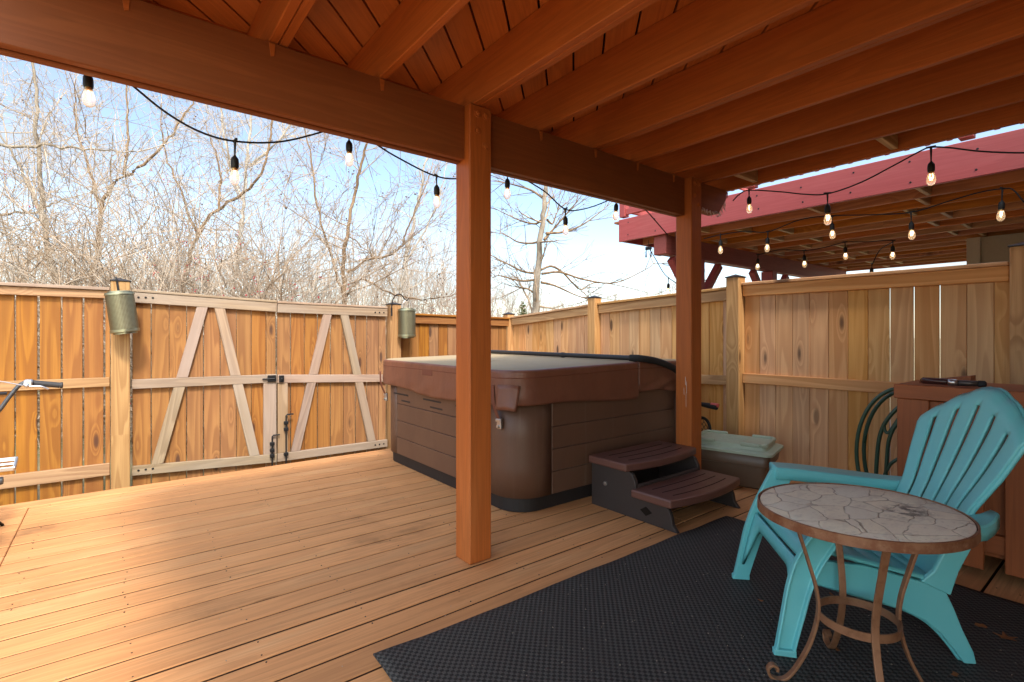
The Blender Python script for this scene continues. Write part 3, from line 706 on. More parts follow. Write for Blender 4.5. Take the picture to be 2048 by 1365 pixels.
def tread(y0, y1, z, label):
    n = 24; rows = []
    xa, xb = SX0 - .035, SX1 + .035
    def fy(x): u = (x - (xa + xb) / 2) / ((xb - xa) / 2); return y0 - .055 * (1 - u * u)
    b = MB(); xs = [xa + (xb - xa) * i / n for i in range(n + 1)]
    out = [(x, fy(x)) for x in xs] + [(xb, y1), (xa, y1)]
    b.prism(out, z - .052, z); o = b.build('tread', M['tread'], st, bevel=.010)
    q = MB()
    for k in range(3):
        f = (k + 1) / 4.2; pts = []
        for i in range(3, n - 2): x = xs[i]; pts.append((x, fy(x) * (1 - f) + y1 * f - .0, z + .0005))
        q.tube(pts, .0042, 6, flat=.35)
    q.build('groove', M['dark_gap'], o)
tread(1.825, 2.125, .200, ''); tread(2.165, 2.50, .352, '')
# ------------------------------------------------------------------ storage tote
bn = empty('storage_tote', (4.05, 2.15, 0), 'brown plastic storage tote with a sage green lid', 'storage bin')
M['tote'] = plain('brown_tote_plastic', (.135, .085, .052), .42, 0, .45, 25, .15, .05)
M['lid'] = plain('sage_lid_plastic', (.36, .42, .32), .45, 0, .45, 25, .2, .08)
ba = R_(14); BC = Vector((4.06, 2.20, 0))
def bt(x, y, z): return (BC.x + x * math.cos(ba) - y * math.sin(ba), BC.y + x * math.sin(ba) + y * math.cos(ba), z)
rows = []
for (s_, z) in ((.80, .0), (.84, .012), (.90, .175), (.955, .18), (1.0, .285)):
    rows.append([bt(p[0] * s_, p[1] * s_, z) for p in rrect(-.23, .23, -.315, .315, .05, 5)])
b = MB(); b.grid(rows, closed=True); n = len(rows[0]); b.add(rows[0], [tuple(range(n))[::-1]])
b.build('tub_body', M['tote'], bn, smooth=True, auto=30, solid=.003)
b = MB(); P0 = rrect(-.25, .25, -.335, .335, .055, 6); P1 = rrect(-.235, .235, -.32, .32, .05, 6); P2 = rrect(-.20, .20, -.285, .285, .045, 6)
rows = [[bt(*p, .268) for p in P0], [bt(*p, .288) for p in P0], [bt(*p, .294) for p in P1], [bt(*p, .300) for p in P2], [bt(*p, .335) for p in rrect(-.19, .19, -.275, .275, .04, 6)]]
b.grid(rows, closed=True); b.add(rows[-1], [tuple(range(len(P0)))])
lid = b.build('lid', M['lid'], bn, smooth=True, auto=30)
b = MB()      # raised corner lips on the lid
for (x0, x1, y0, y1) in ((-.19, .19, -.275, -.10), (-.19, .19, .10, .275)):
    sg = -1 if y0 < 0 else 1
    q0, q1 = (y0, y1)
    L_ = [(-.19, q1 if sg < 0 else q0), (-.19, (q0 if sg < 0 else q1) - sg * .03), (-.16, q0 if sg < 0 else q1), (.16, q0 if sg < 0 else q1), (.19, (q0 if sg < 0 else q1) - sg * .03), (.19, q1 if sg < 0 else q0)]
    pts = [Vector(bt(p[0], p[1], .340)) for p in L_]
    for i in range(5): b.bar(pts[i], pts[i + 1], .028, .028, b=.006)
for k in range(5): b.bar(bt(-.15 + .075 * k, -.09, .336), bt(-.15 + .075 * k, .09, .336), .03, .006, b=.002)
b.build('lid_ridge', M['lid'], lid)
# ------------------------------------------------------------------ child scooter / mesh basket behind the post
sc_ = empty('push_cart', (4.22, 2.86, 0), 'black mesh basket with a red tipped black handle behind the rear deck post', 'cart')
hA = gX(1398, 808, 4.25); hB = gX(1434, 815, 4.25)
b = MB(); b.tube([hA + Vector((0, .12, .01)), hA, (hA + hB) / 2, hB], [.014, .018, .024, .026], 10); ho = b.build('handle', M['rubber'], sc_, smooth=True)
q = MB(); q.tube([hB + Vector((0, .055, .018)), hB + Vector((0, -.012, .016))], .018, 10); q.build('tip', plain('red_plastic', (.55, .09, .08), .4), ho)
bx = [gX(px, py, 4.25) for (px, py) in ((1395, 835), (1410, 838), (1419, 852), (1421, 880), (1420, 930))]
b = MB(); b.tube(cr(bx, 5), .014, 8); b.tube(cr([hA + Vector((0, .10, 0)), hA + Vector((0, .12, -.1)), bx[0] + Vector((0, .08, 0)), Vector((4.25, bx[0].y + .12, .02))], 5), .012, 8)
b.tube([bx[-1], bx[-1] + Vector((0, .34, 0))], .012, 8); b.build('frame', M['black_metal'], sc_, smooth=True)
b = MB(); y_a, y_b, z_a, z_b = bx[-1].y + .004, bx[0].y + .25, .12, bx[1].z
for k in range(-9, 16):
    for sg in (1, -1):
        pts = []
        for m_ in range(13):
            f = m_ / 12; yv = y_a + (y_b - y_a) * (k / 10 + sg * f * .6); zv = z_a + (z_b - z_a) * f
            lim = y_a + (.0 if f < .75 else (f - .75) * .28)
            if lim <= yv <= y_b: pts.append((4.25, yv, zv))
        if len(pts) > 1: b.tube(pts, .0028, 4)
b.build('mesh_basket', M['black_metal'], sc_)
b = MB()
for yv in (y_a + .06, y_b - .05):
    b = MB(); b.lathe([(.05, -.012), (.062, -.008), (.062, .008), (.05, .012)], (4.25, yv, .064), (1, 0, 0), 20); b.build('wheel', M['rubber'], sc_)
# ------------------------------------------------------------------ cabinet / bar front at right
ca = empty('wooden_cabinet', (3.6, .2, 0), 'red brown stained board cabinet behind the turquoise chair', 'cabinet')
CX = 3.365; cy1 = .895
b = MB()
yk = cy1; i = 0
pk = []
while yk > -1.2: pk.append((yk - .138, yk)); yk -= .2135
for (a_, c_) in pk:
    q = MB(); q.box(CX, CX + .02, a_, c_, .045 + rnd.uniform(-.01, .02), .855, 'z', .003); q.build('front_board', M['bar'], ca)
b = MB()
for (a_, c_) in pk: b.box(CX + .060, CX + .08, a_ - .125, a_ + .055, .10, .855, 'z', .003)
b.build('back_board', M['bar'], ca)
b = MB(); b.box(CX + .0215, CX + .0585, -1.3, cy1 - .003, .13, .22, 'y'); b.box(CX + .0215, CX + .0585, -1.3, cy1 - .003, .76, .85, 'y'); b.build('rail', M['bar'], ca)
b = MB(); b.box(CX - .012, CX + .0245, -1.3, cy1 + .012, .857, .932, 'y', .003); b.build('trim', M['bar'], ca)
b = MB(); b.box(CX + .026, CX + .50, -1.3, cy1 + .010, .905, .930, 'y', .003); b.build('top', M['bar'], ca)
b = MB(); b.box(CX + .083, CX + .49, cy1 - .03, cy1 - .01, .05, .903, 'z', .003); b.box(CX + .47, CX + .49, -1.3, cy1 - .032, .05, .903, 'z', .003)
for xx in (CX + .09, CX + .43): b.box(xx, xx + .038, cy1 - .075, cy1 - .033, .0, .903, 'z', .003)
b.build('end_panel', M['bar'], ca)
# things on the cabinet
p = gX(1838, 755, CX + .06)
tl = empty('multi_tool', (CX + .08, .70, .936), 'dark brown handled tool with metal collar lying on the cabinet top', 'tool')
b = MB(); b.tube([(CX + .05, .80, .955), (CX + .055, .795, .955), (CX + .06, .70, .955), (CX + .062, .69, .954)], [.012, .019, .019, .016], 12, flat=.9); b.build('handle', plain('brown_leather', (.05, .018, .016), .25), tl, smooth=True)
b = MB(); b.tube([(CX + .062, .692, .953), (CX + .068, .655, .953)], .0175, 12); b.build('collar', M['steel'], tl, smooth=True)
b = MB(); b.tube([(CX + .068, .655, .952), (CX + .08, .575, .952)], .015, 10); b.build('shaft', plain('grey_brown_metal', (.09, .075, .07), .35, .6), tl, smooth=True)
b = MB(); b.tube([(CX + .08, .577, .952), (CX + .083, .552, .952), (CX + .084, .545, .952)], [.017, .017, .008], 10); b.build('tip', M['rubber'], tl, smooth=True)
bl = empty('wood_block', (CX + .22, .70, .932), 'small red brown wooden block on the cabinet top behind the tool', 'block')
b = MB(); b.prism([(-.12, 0), (.10, 0), (.10, .052), (-.12, .012)], 0, .11, lambda u, v, d: (CX + .17 + d, .72 - u, .9325 + v)); b.build('block', M['bar'], bl, bevel=.003)
# ------------------------------------------------------------------ green metal chair behind the cabinet
gc_ = empty('metal_chair', (3.98, 1.02, 0), 'dark green tubular metal chair, folded, oval frame showing behind the cabinet', 'chair')
M['green'] = plain('green_enamel', (.028, .075, .048), .3, .1, .5, 40)
GX = 3.95
def gpt(px, py, dx=0): q = gX(px, py, GX); return Vector((GX + dx, q.y, q.z))
hc = gpt(1713, 903); hr = .27; ctr = Vector((GX, hc.y - hr, hc.z)); hh = .45
for dx, nm in ((0, 'front_hoop'), (.07, 'rear_hoop')):
    b = MB(); b.tube([(GX + dx, ctr.y + (hr - dx * .3) * math.cos(a), max(.013, ctr.z + (hh - dx * .3) * math.sin(a))) for a in [2 * math.pi * k / 48 for k in range(49)]], .0125, 10, caps=False); b.build(nm, M['green'], gc_, smooth=True)
for sg in (1, -1):
    f_ = lambda q: Vector((q.x, ctr.y + sg * (q.y - ctr.y), q.z))
    for nm, P_, r_ in (('stile', (gpt(1749, 1010), gpt(1751, 985), gpt(1753, 930), gpt(1758, 880), gpt(1768, 850), gpt(1782, 830), gpt(1797, 815), gpt(1806, 808)), .0125), ('scroll', (gpt(1769, 1000), gpt(1770, 985), gpt(1773, 930), gpt(1777, 885), gpt(1786, 860), gpt(1799, 842)), .0115),
                   ('scroll', (gpt(1768, 850), gpt(1770, 862), gpt(1777, 866), gpt(1788, 852), gpt(1797, 838)), .0105), ('scroll', (gpt(1767, 955), gpt(1780, 930), gpt(1797, 918), gpt(1812, 912)), .0105)):
        b = MB(); b.tube([f_(q) for q in cr(P_, 6)], r_, 8); b.build(nm, M['green'], gc_, smooth=True)
b = MB(); b.tube([(GX + .02, ctr.y - .2, .25), (GX + .02, ctr.y + .2, .25)], .010, 8); b.tube([(GX + .05, ctr.y - .2, .25), (GX + .05, ctr.y + .2, .25)], .010, 8); b.build('hinge_bar', M['green'], gc_, smooth=True)
# ------------------------------------------------------------------ mat
t = NT('woven_black_mat'); o = t.obj(); sp = t.sep(t.vs(o, (1 / .028, 1 / .028, 1)))
sx = t.mth('SINE', t.mth('MULTIPLY', sp[0], 6.2832)); sy = t.mth('SINE', t.mth('MULTIPLY', sp[1], 6.2832)); pr_ = t.mth('MULTIPLY', sx, sy)
wv = t.ss(pr_, -.35, .35); fin = t.noise(o, 260, 3); big = t.noise(o, 2.5, 5, .6)
c = t.mix(wv, (.022, .021, .0195), (.075, .071, .066)); c = t.mix(t.ss(big, .45, .8, 0, .35), c, (.055, .05, .045)); c = t.mix(t.ss(t.noise(o, 90, 2), .72, .8, 0, .5), c, (.14, .12, .09))
t.bump(t.mth('ADD', wv, t.mth('MULTIPLY', fin, .3)), .8, .004); M['mat'] = t.done(c, .75, spec=.25)
b = MB(); mang = R_(-.6); mo = Vector((.752, 1.795, 0))
def mt(u, v, z): return (mo.x + u * math.cos(mang) - v * math.sin(mang), mo.y + u * math.sin(mang) + v * math.cos(mang), z)
nu, nv = 60, 48; rows = []
for j in range(nv + 1):
    rows.append([mt(2.42 * i / nu, -1.83 * j / nv, .0085 + .0012 * math.sin(i * .7 + j * .3) + .001 * math.sin(j * .9) + .010 * max(0, 1 - i / 5) * max(0, 1 - j / 6) + .003 * max(0, math.sin(j * .23 + 1)) * max(0, 1 - i / 3) + .004 * max(0, math.sin(i * .31)) * max(0, 1 - j / 2.5)) for i in range(nu + 1)])
b.grid(rows); e = b.build('floor_mat', M['mat'], smooth=True, solid=.006)
tag(e, 'black woven outdoor mat lying on the deck boards', 'mat')
# ------------------------------------------------------------------ bistro table
TC, TR, TZ = Vector((1.968, .632, 0)), .304, .618
tb = empty('bistro_table', TC, 'round stone mosaic bistro table with rusty rim', 'table')
t = NT('stone_mosaic'); o = t.obj(); wob = t.va(o, t.vs(t.noise(o, 9, 3, .6, col=True), (.05, .05, .0)))
flat_ = t.vs(wob, (1, 1.35, 0)); ed = t.vor(flat_, 8.2, 'DISTANCE_TO_EDGE'); cc = t.sep(t.vor(flat_, 8.2, out='Color'))
gr = t.ss(ed, .024, .006); st1 = t.noise(t.vs(o, (1, 2.2, 1)), 14, 6, .65); st2 = t.noise(o, 60, 4, .6)
c = t.mix(cc[0], (.84, .77, .57), (.74, .71, .57)); c = t.mix(t.ss(cc[1], .4, .9, 0, .5), c, (.84, .74, .55)); c = t.mix(t.ss(st1, .45, .75, 0, .5), c, (.56, .50, .40))
c = t.mix(t.ss(st2, .55, .75, 0, .35), c, (.22, .19, .15)); c = t.mix(t.mth('MULTIPLY', t.mth('MULTIPLY', gr, t.ss(t.noise(o, 11, 2), .35, .6, .25, 1)), .68), c, (.22, .15, .095))
of = t.va(o, (-.08, .115, 0)); ln = t.n('ShaderNodeVectorMath', operation='LENGTH'); t.l(t.vs(of, (1, 1.5, 0)), ln.inputs[0])
stn = t.mth('MULTIPLY', t.ss(ln.outputs['Value'], .15, .02), t.ss(t.noise(o, 26, 6, .7), .43, .6)); c = t.mix(t.mth('MULTIPLY', stn, .85), c, (.035, .026, .02))
of2 = t.va(o, (.09, .03, 0)); ln2 = t.n('ShaderNodeVectorMath', operation='LENGTH'); t.l(of2, ln2.inputs[0])
c = t.mix(t.mth('MULTIPLY', t.ss(ln2.outputs['Value'], .045, .0), t.ss(st1, .45, .55, 0, .6)), c, (.42, .27, .06))
t.bump(t.mth('ADD', t.mth('MULTIPLY', gr, -1.0), t.mth('MULTIPLY', st1, .4)), .7, .004); M['mosaic'] = t.done(c, .6, spec=.35)
t = NT('rusty_iron'); o = t.obj(); n1 = t.noise(o, 18, 5, .65); n2 = t.noise(o, 70, 4, .6)
c = t.mix(t.ss(n1, .38, .65), (.25, .125, .065), (.165, .06, .025)); c = t.mix(t.ss(n2, .55, .75, 0, .5), c, (.32, .20, .12)); t.bump(n2, .3, .001); M['rust'] = t.done(c, .6, .25)
t = NT('brown_paint_iron'); o = t.obj(); n1 = t.noise(o, 25, 5, .65)
c = t.mix(t.ss(n1, .45, .7), (.28, .135, .068), (.20, .085, .038)); M['iron'] = t.done(c, .5, .3)
tilt = Matrix.Rotation(R_(-1.4), 3, Vector((1, .35, 0)).normalized())
def tp(r, a, z): v_ = tilt @ Vector((r * math.cos(a), r * math.sin(a), 0)); return Vector((TC.x + v_.x, TC.y + v_.y, z + v_.z))
b = MB(); N = 72
b.grid([[tp(r, 2 * math.pi * k / N, z) for k in range(N)] for (r, z) in ((TR - .008, TZ - .01), (TR - .009, TZ - .001), (TR - .012, TZ), (.2, TZ + .0003), (.1, TZ), (.0005, TZ))], closed=True)
b.build('mosaic_top', M['mosaic'], tb, smooth=True, auto=40)
b = MB(); b.grid([[tp(r, 2 * math.pi * k / N, z) for k in range(N)] for (r, z) in ((TR - .006, TZ - .02), (TR - .006, TZ + .001), (TR - .004, TZ + .003), (TR, TZ + .001), (TR + .001, TZ - .028), (TR - .003, TZ - .030), (TR - .03, TZ - .029), (.001, TZ - .026))], closed=True)
b.build('rim', M['rust'], tb, smooth=True, auto=40)
def leg_at(ang):
    ca_, sa_ = math.cos(ang), math.sin(ang)
    prof = cr([(.200, .59), (.178, .54), (.150, .44), (.122, .33), (.118, .26), (.140, .16), (.185, .07), (.222, .022), (.252, .007), (.277, .016), (.284, .040), (.270, .058), (.252, .052), (.250, .038)], 5)if False else None
    pts = cr([(.200, 0, .585), (.180, 0, .52), (.150, 0, .42), (.126, 0, .33), (.121, 0, .25), (.145, 0, .15), (.185, 0, .065), (.218, 0, .020), (.248, 0, .008), (.272, 0, .018), (.279, 0, .040), (.266, 0, .056), (.250, 0, .050), (.250, 0, .038)], 5)
    b = MB(); P = [Vector((TC.x + p.x * ca_, TC.y + p.x * sa_, p.z)) for p in pts]
    tang = Vector((-sa_, ca_, 0)); m_ = len(P); rows = []
    for i in range(m_):
        tg_ = (P[min(i + 1, m_ - 1)] - P[max(i - 1, 0)]).normalized(); nn = tg_.cross(tang)
        w2, t2 = .011, .0045
        rows.append([P[i] + tang * w2 + nn * t2, P[i] - tang * w2 + nn * t2, P[i] - tang * w2 - nn * t2, P[i] + tang * w2 - nn * t2])
    b.grid(rows, closed=True); b.add(rows[0], [(0, 1, 2, 3)]); b.add(rows[-1], [(3, 2, 1, 0)])
    b.build('leg', M['iron'], tb, bevel=.002)
la = math.atan2(.835 - .632, 1.799 - 1.968)
for k in range(4): leg_at(la - k * math.pi / 2)
b = MB(); rr_ = .121
b.grid([[(TC.x + r * math.cos(2 * math.pi * k / 48), TC.y + r * math.sin(2 * math.pi * k / 48), z) for k in range(48)] for (r, z) in ((rr_, .235), (rr_, .262), (rr_ - .005, .262), (rr_ - .005, .235), (rr_, .235))], closed=True)
b.build('ring', M['iron'], tb, smooth=True, auto=30)
# ------------------------------------------------------------------ turquoise lounge chair
ch = empty('adirondack_chair', (2.18, 1.077, .008), 'turquoise plastic adirondack chair behind the mosaic table', 'chair', rotz=math.atan2(.742, -.67))
t = NT('turquoise_plastic'); o = t.obj(); n1 = t.noise(o, 5, 4, .6); n2 = t.noise(o, 120, 3, .5)
c = t.mix(t.ss(n1, .4, .75, 0, .35), (.135, .51, .535), (.205, .56, .565)); c = t.mix(t.ss(t.noise(o, 22, 5, .7), .6, .78, 0, .25), c, (.34, .52, .50)); t.bump(n2, .12, .0008); M['teal'] = t.done(c, t.mth('MULTIPLY_ADD', n1, .2, .28), spec=.5)
def lerp_tab(tab, z):
    for (a, c_) in zip(tab, tab[1:]):
        if z <= c_[0]: f = (z - a[0]) / (c_[0] - a[0]); return a[1] + (c_[1] - a[1]) * f
    return tab[-1][1]
WT = [(.22, .205), (.36, .203), (.48, .202), (.56, .213), (.68, .258), (.78, .284), (.83, .294), (1.0, .288)]
def back_u(z, s): return -.535 - (z - .27) * .43 - .030 * math.sin(math.pi * min(1, max(0, (z - .27) / .75))) * .6 - .02 * (1 - s * s)
def back_top(s): return .988 - .150 * abs(s) ** 1.55
# across: six slats and five slots
cols = []; ns = 6; slot = .088; sl = (2 - slot * 5) / 6
x = -1
for i in range(6):
    for f in (0, .12, .5, .88, 1): cols.append((x + sl * f, i, f, False))
    x += sl
    if i < 5: x += slot
nv = 30; rows = []
for j in range(nv + 1):
    v_ = j / nv; row = []
    for (s_, i, f, _) in cols:
        zt = back_top(s_) - .005 * (2 * abs(f - .5)) ** 3
        z = .235 + v_ * (zt - .235); wd = lerp_tab(WT, z)
        u = back_u(z, s_) - .0012 * (2 * abs(f - .5)) ** 2 + (.02 * max(0, v_ - .95) / .05 * -1)
        row.append((u, wd * s_, z - (.006 if v_ == 1 else 0)))
    rows.append(row)
J0, J1 = 6, 27
def skp(i, j):
    (s0, a, f0, _), (s1, c_, f1, _) = cols[j], cols[j + 1]
    return a != c_ and J0 <= i < J1
b = MB(); b.grid(rows, skip=skp); b.build('back', M['teal'], ch, smooth=True, local=True, solid=.013, auto=45)
# back rim: rolled edge round the outline
edge = [rows[j][0] for j in range(4, nv + 1)] + rows[nv][1:-1] + [rows[j][-1] for j in range(nv, 3, -1)]
b = MB(); b.tube([(p[0] - .008, p[1], p[2] - .003) for p in edge], .009, 8); b.build('back_edge', M['teal'], ch, smooth=True, local=True)
# seat: rolled front then cross slats
prof = [(-.086, .342), (-.087, .356), (-.095, .373), (-.112, .385), (-.136, .390), (-.165, .387)]
seat_u = [-.165, -.173, -.238, -.243, -.318, -.329, -.404, -.415, -.49, -.50, -.56]
def seat_z(u): return .387 + (u + .165) * .245
prof2 = [(u, seat_z(u) - (.012 if False else 0)) for u in seat_u[1:]]
allp = prof + prof2; lx = [-.272, -.262, -.225, -.1, 0, .1, .225, .262, .272]
rows = []
for (u, z) in allp:
    k = 1 - max(0, (-u - .15)) * .35
    rows.append([(u, l_ * k, z - (.010 if abs(l_) > .27 else 0) - .010 * (1 - (l_ / .27) ** 2) * (1 if u < -.17 else .2)) for l_ in lx])
gapr = {5, 7, 9, 11, 13}
b = MB(); b.grid(rows, skip=lambda i, j: i in gapr and 2 <= j <= 5); b.build('seat', M['teal'], ch, smooth=True, local=True, solid=.010, auto=50)
# side stringers running into the rear legs
side = [(-.105, .352), (-.30, .338), (-.50, .288), (-.575, .255), (-.60, .20), (-.63, .12), (-.665, .045), (-.675, .0), (-.635, .0), (-.60, .05), (-.555, .105), (-.50, .15), (-.42, .185), (-.30, .215), (-.18, .245), (-.085, .27)]
for sg in (1, -1):
    b = MB(); fn_ = (lambda u, v, d, sg=sg: (u, sg * (.262 - max(0, -u - .12) * .055 + d), v))
    b.prism(side if sg > 0 else side[::-1], -.012, .012, fn_); o = b.build('rear_leg', M['teal'], ch, local=True, bevel=.006)
    b = MB()   # stiffening flange along the lower edge
    b.tube([fn_(u, v, -.012) for (u, v) in cr([(p[0], p[1], 0) for p in side[8:]], 3) and [(q.x, q.y) for q in cr([(p[0], p[1], 0) for p in side[8:]], 3)]], .009, 6); b.build('flange', M['teal'], o, smooth=True, local=True)
# front legs: outward-facing channels from the foot to the arm
for sg in (1, -1):
    b = MB()
    path = [(-.010, 0, .078), (-.014, .03, .070), (-.042, .15, .080), (-.072, .27, .092), (-.118, .38, .106), (-.205, .54, .110)]
    rows = []
    for (u, z, w_) in cr([(p[0], p[1], p[2]) for p in path], 4):
        l0 = .272 if z > .3 else .272 + (.3 - z) * .06
        l0 += 0 if z < .36 else (z - .36) * .14
        hw_ = w_ / 2; d = .024
        sec = [(u + hw_, l0 + d), (u + hw_ - .009, l0 + d), (u + hw_ - .012, l0 + .008), (u - hw_ + .012, l0 + .008), (u - hw_ + .009, l0 + d), (u - hw_, l0 + d), (u - hw_, l0 - .003), (u + hw_, l0 - .003)]
        rows.append([(p[0], sg * p[1], z) for p in (sec if sg > 0 else sec)])
    b.grid(rows, closed=True)
    r0 = rows[0]; b.add([(r0[0][0], r0[0][1], 0), (r0[5][0], r0[5][1], 0), (r0[6][0], r0[6][1], 0), (r0[7][0], r0[7][1], 0), (r0[0][0], r0[0][1], .024), (r0[5][0], r0[5][1], .024), (r0[6][0], r0[6][1], .024), (r0[7][0], r0[7][1], .024)],
          [(0, 1, 2, 3), (4, 5, 6, 7), (0, 1, 5, 4), (1, 2, 6, 5), (2, 3, 7, 6), (3, 0, 4, 7)])
    b.build('front_leg', M['teal'], ch, local=True, bevel=.004)
# apron with its arch
b = MB(); n = 26; top, bot = [], []
for k in range(n + 1):
    l_ = -.272 + .544 * k / n; f = abs(l_) / .272
    top.append((-.074, l_, .337)); zb_ = .285 - .20 * max(0, (f - .60) / .40) ** 2.2 if f > .6 else .285
    bot.append((-.066 + (.345 - zb_) * .20 * max(0, f - .6) / .4, l_, zb_))
b.grid([top, [((a[0] + c_[0]) / 2 + .004, a[1], (a[2] + c_[2]) / 2) for a, c_ in zip(top, bot)], bot]); b.build('apron', M['teal'], ch, local=True, smooth=True, solid=.014)
# arms
for sg in (1, -1):
    b = MB(); rows = []
    for (u, li, lo, z) in ((-.168, .275, .385, .554), (-.172, .270, .390, .555), (-.26, .264, .392, .552), (-.40, .252, .385, .543), (-.56, .236, .362, .532), (-.65, .222, .325, .530), (-.70, .214, .285, .537), (-.735, .212, .255, .553)):
        rows.append([(u, sg * l_, zz) for (l_, zz) in ((li + .002, z - .052), (li, z - .02), (li, z - .005), (li + .005, z), ((li + lo) / 2, z + .001), (lo - .005, z), (lo, z - .005), (lo, z - .02), (lo - .002, z - .050))])
    b.grid(rows); f0 = rows[0]; b.add(f0, [tuple(range(9))]); b.build('arm', M['teal'], ch, local=True, smooth=True, solid=.006, auto=28)
    b = MB(); b.prism([(-.49, .285), (-.535, .33), (-.60, .47), (-.655, .525), (-.72, .53), (-.665, .44), (-.615, .33), (-.59, .245)][::sg], -.010, .010, lambda u, v, d, sg=sg: (u, sg * (.236 + d), v)); b.build('rear_support', M['teal'], ch, local=True, bevel=.005)
# ------------------------------------------------------------------ bicycle at the left edge
bk = empty('bicycle', (-.66, 3.9, 0), 'bicycle at the left edge, grey handlebar grip and metal pedal showing', 'bicycle')
M['bike'] = plain('bike_grey_paint', (.07, .075, .085), .35, .4)
M['grip'] = plain('grip_rubber', (.035, .035, .038), .6, 0, .3, 120)
BXc = -.70
def wheel(y):
    w_ = MB(); n = 40; w_.tube([(BXc, y + .27 * math.cos(2 * math.pi * k / n), .30 + .27 * math.sin(2 * math.pi * k / n)) for k in range(n + 1)], .025, 10, caps=False); o = w_.build('wheel', M['rubber'], bk, smooth=True)
    q = MB(); q.tube([(BXc, y + .242 * math.cos(2 * math.pi * k / n), .30 + .242 * math.sin(2 * math.pi * k / n)) for k in range(n + 1)], .011, 8, caps=False); q.lathe([(.0001, -.04), (.02, -.04), (.02, .04), (.0001, .04)], (BXc, y, .30), (1, 0, 0), 12); q.build('rim', M['steel'], o, smooth=True)
    q = MB()
    for k in range(18): a = 2 * math.pi * k / 18; q.tube([(BXc + .02 * (-1) ** k, y, .30), (BXc, y + .235 * math.cos(a), .30 + .235 * math.sin(a))], .0012, 4)
    q.build('spoke', M['steel'], o)
HYb = 4.30
gE = gY(120, 771, HYb); gS = gY(62, 766, HYb)
wheel(4.36); wheel(3.38)
b = MB(); bb = Vector((BXc, 3.80, .28)); hd = Vector((BXc, 4.22, .60)); se = Vector((BXc, 3.62, .58)); ra = Vector((BXc, 3.38, .30)); fa = Vector((BXc, 4.36, .30))
for (p0, p1, r_) in ((bb, hd, .019), (hd, se, .017), (bb, se, .016)): b.tube([p0, p1], r_, 10)
for sg in (-.045, .045):
    d = Vector((sg, 0, 0)); b.tube([bb, ra + d], .009, 8); b.tube([se, ra + d], .008, 8); b.tube([hd + d + Vector((0, .02, -.04)), fa + d], .011, 8)
b.tube([hd + Vector((0, .02, -.06)), hd + Vector((0, -.03, .14))], .02, 10); b.tube([se, se + Vector((0, -.04, .14))], .013, 8); b.build('frame', M['bike'], bk, smooth=True)
b = MB(); b.tube(cr([se + Vector((0, .10, .16)), se + Vector((0, 0, .165)), se + Vector((0, -.13, .17))], 4), [.02, .022, .026, .03, .04, .05, .06, .065, .06][:9], 10, flat=.5); b.build('saddle', M['rubber'], bk, smooth=True)
st_ = Vector((BXc, HYb - .06, .74)); lowR = gY(0, 822, HYb)
b = MB()
for sg in (1, -1):
    mx = lambda p: Vector((BXc + sg * (p.x - BXc), p.y, p.z))
    b.tube([mx(q) for q in cr([st_, st_ + Vector((.06, .02, .0)), lowR + Vector((-.03, 0, -.03)), gY(22, 790, HYb), gY(42, 769, HYb), gS, gE], 5)], .0115, 10)
b.tube([gY(14, 787, HYb), Vector((2 * BXc - gY(14, 787, HYb).x, HYb, gY(14, 787, HYb).z))], .009, 8)
ho = b.build('handlebar', M['bike'], bk, smooth=True)
b = MB(); b.tube([gS, gE], .0175, 12); b.lathe([(.0185, 0), (.0195, .004), (.0195, .012), (.017, .014), (.0001, .014)], gE, (1, 0, 0), 12)
for sg in (-1,): b.tube([Vector((2 * BXc - gS.x, gS.y, gS.z)), Vector((2 * BXc - gE.x, gE.y, gE.z))], .0175, 12)
b.build('grip', M['grip'], ho, smooth=True, auto=40)
b = MB(); lv = gY(50, 768, HYb - .03); b.tube(cr([lv, gY(58, 773, HYb - .04), gY(80, 773, HYb - .05), gY(97, 779, HYb - .05)], 5), [.012] * 5 + [.006] * 11, 8)
b.tube([gY(48, 772, HYb - .03), gY(0, 763, HYb - .05), gY(-60, 770, HYb - .1)], .0035, 6); b.box(gS.x - .03, gS.x + .01, HYb - .035, HYb + .022, gS.z - .022, gS.z + .022, 'x', .006); b.build('brake_lever', M['steel'], ho, smooth=True, auto=40)
b = MB(); n = 32; b.lathe([(.0001, -.004), (.075, -.004), (.08, -.002), (.08, .002), (.075, .004), (.0001, .004)], (BXc + .05, bb.y, bb.z), (1, 0, 0), 32); b.build('chainring', M['steel'], bk, auto=40)
PY = 3.90; pc = gY(8, 930, PY)
b = MB(); b.tube([bb + Vector((.06, 0, 0)), Vector((BXc + .075, PY, pc.z))], .011, 8); b.tube([bb - Vector((.06, 0, 0)), Vector((BXc - .075, 2 * bb.y - PY, 2 * bb.z - pc.z))], .011, 8); b.build('crank', M['steel'], bk, smooth=True)
def pedal(xc, y, z, sg):
    b = MB(); xa, xb = xc, xc + sg * .115
    for dy, dz in ((-.045, -.018), (.045, .018)): b.bar((xa, y + dy, z + dz), (xb, y + dy, z + dz), .012, .022, b=.003)
    for xx in (xa, xb): b.bar((xx, y - .05, z - .02), (xx, y + .05, z + .02), .012, .024, b=.003)
    b.tube([(xa, y, z), (xb, y, z)], .009, 8); b.build('pedal', M['steel'], bk)
pR = gY(31, 930, PY).x; pedal(pR - .115, PY, pc.z, 1); pedal(BXc - .09, 2 * bb.y - PY, 2 * bb.z - pc.z, -1)
b = MB(); kf = gz(5, 1052); b.tube([bb + Vector((.03, -.05, -.02)), Vector((kf.x - .03, kf.y - .05, .06)), Vector((kf.x, kf.y, .005))], [.008, .008, .009], 8); b.build('kickstand', M['black_metal'], bk, smooth=True)
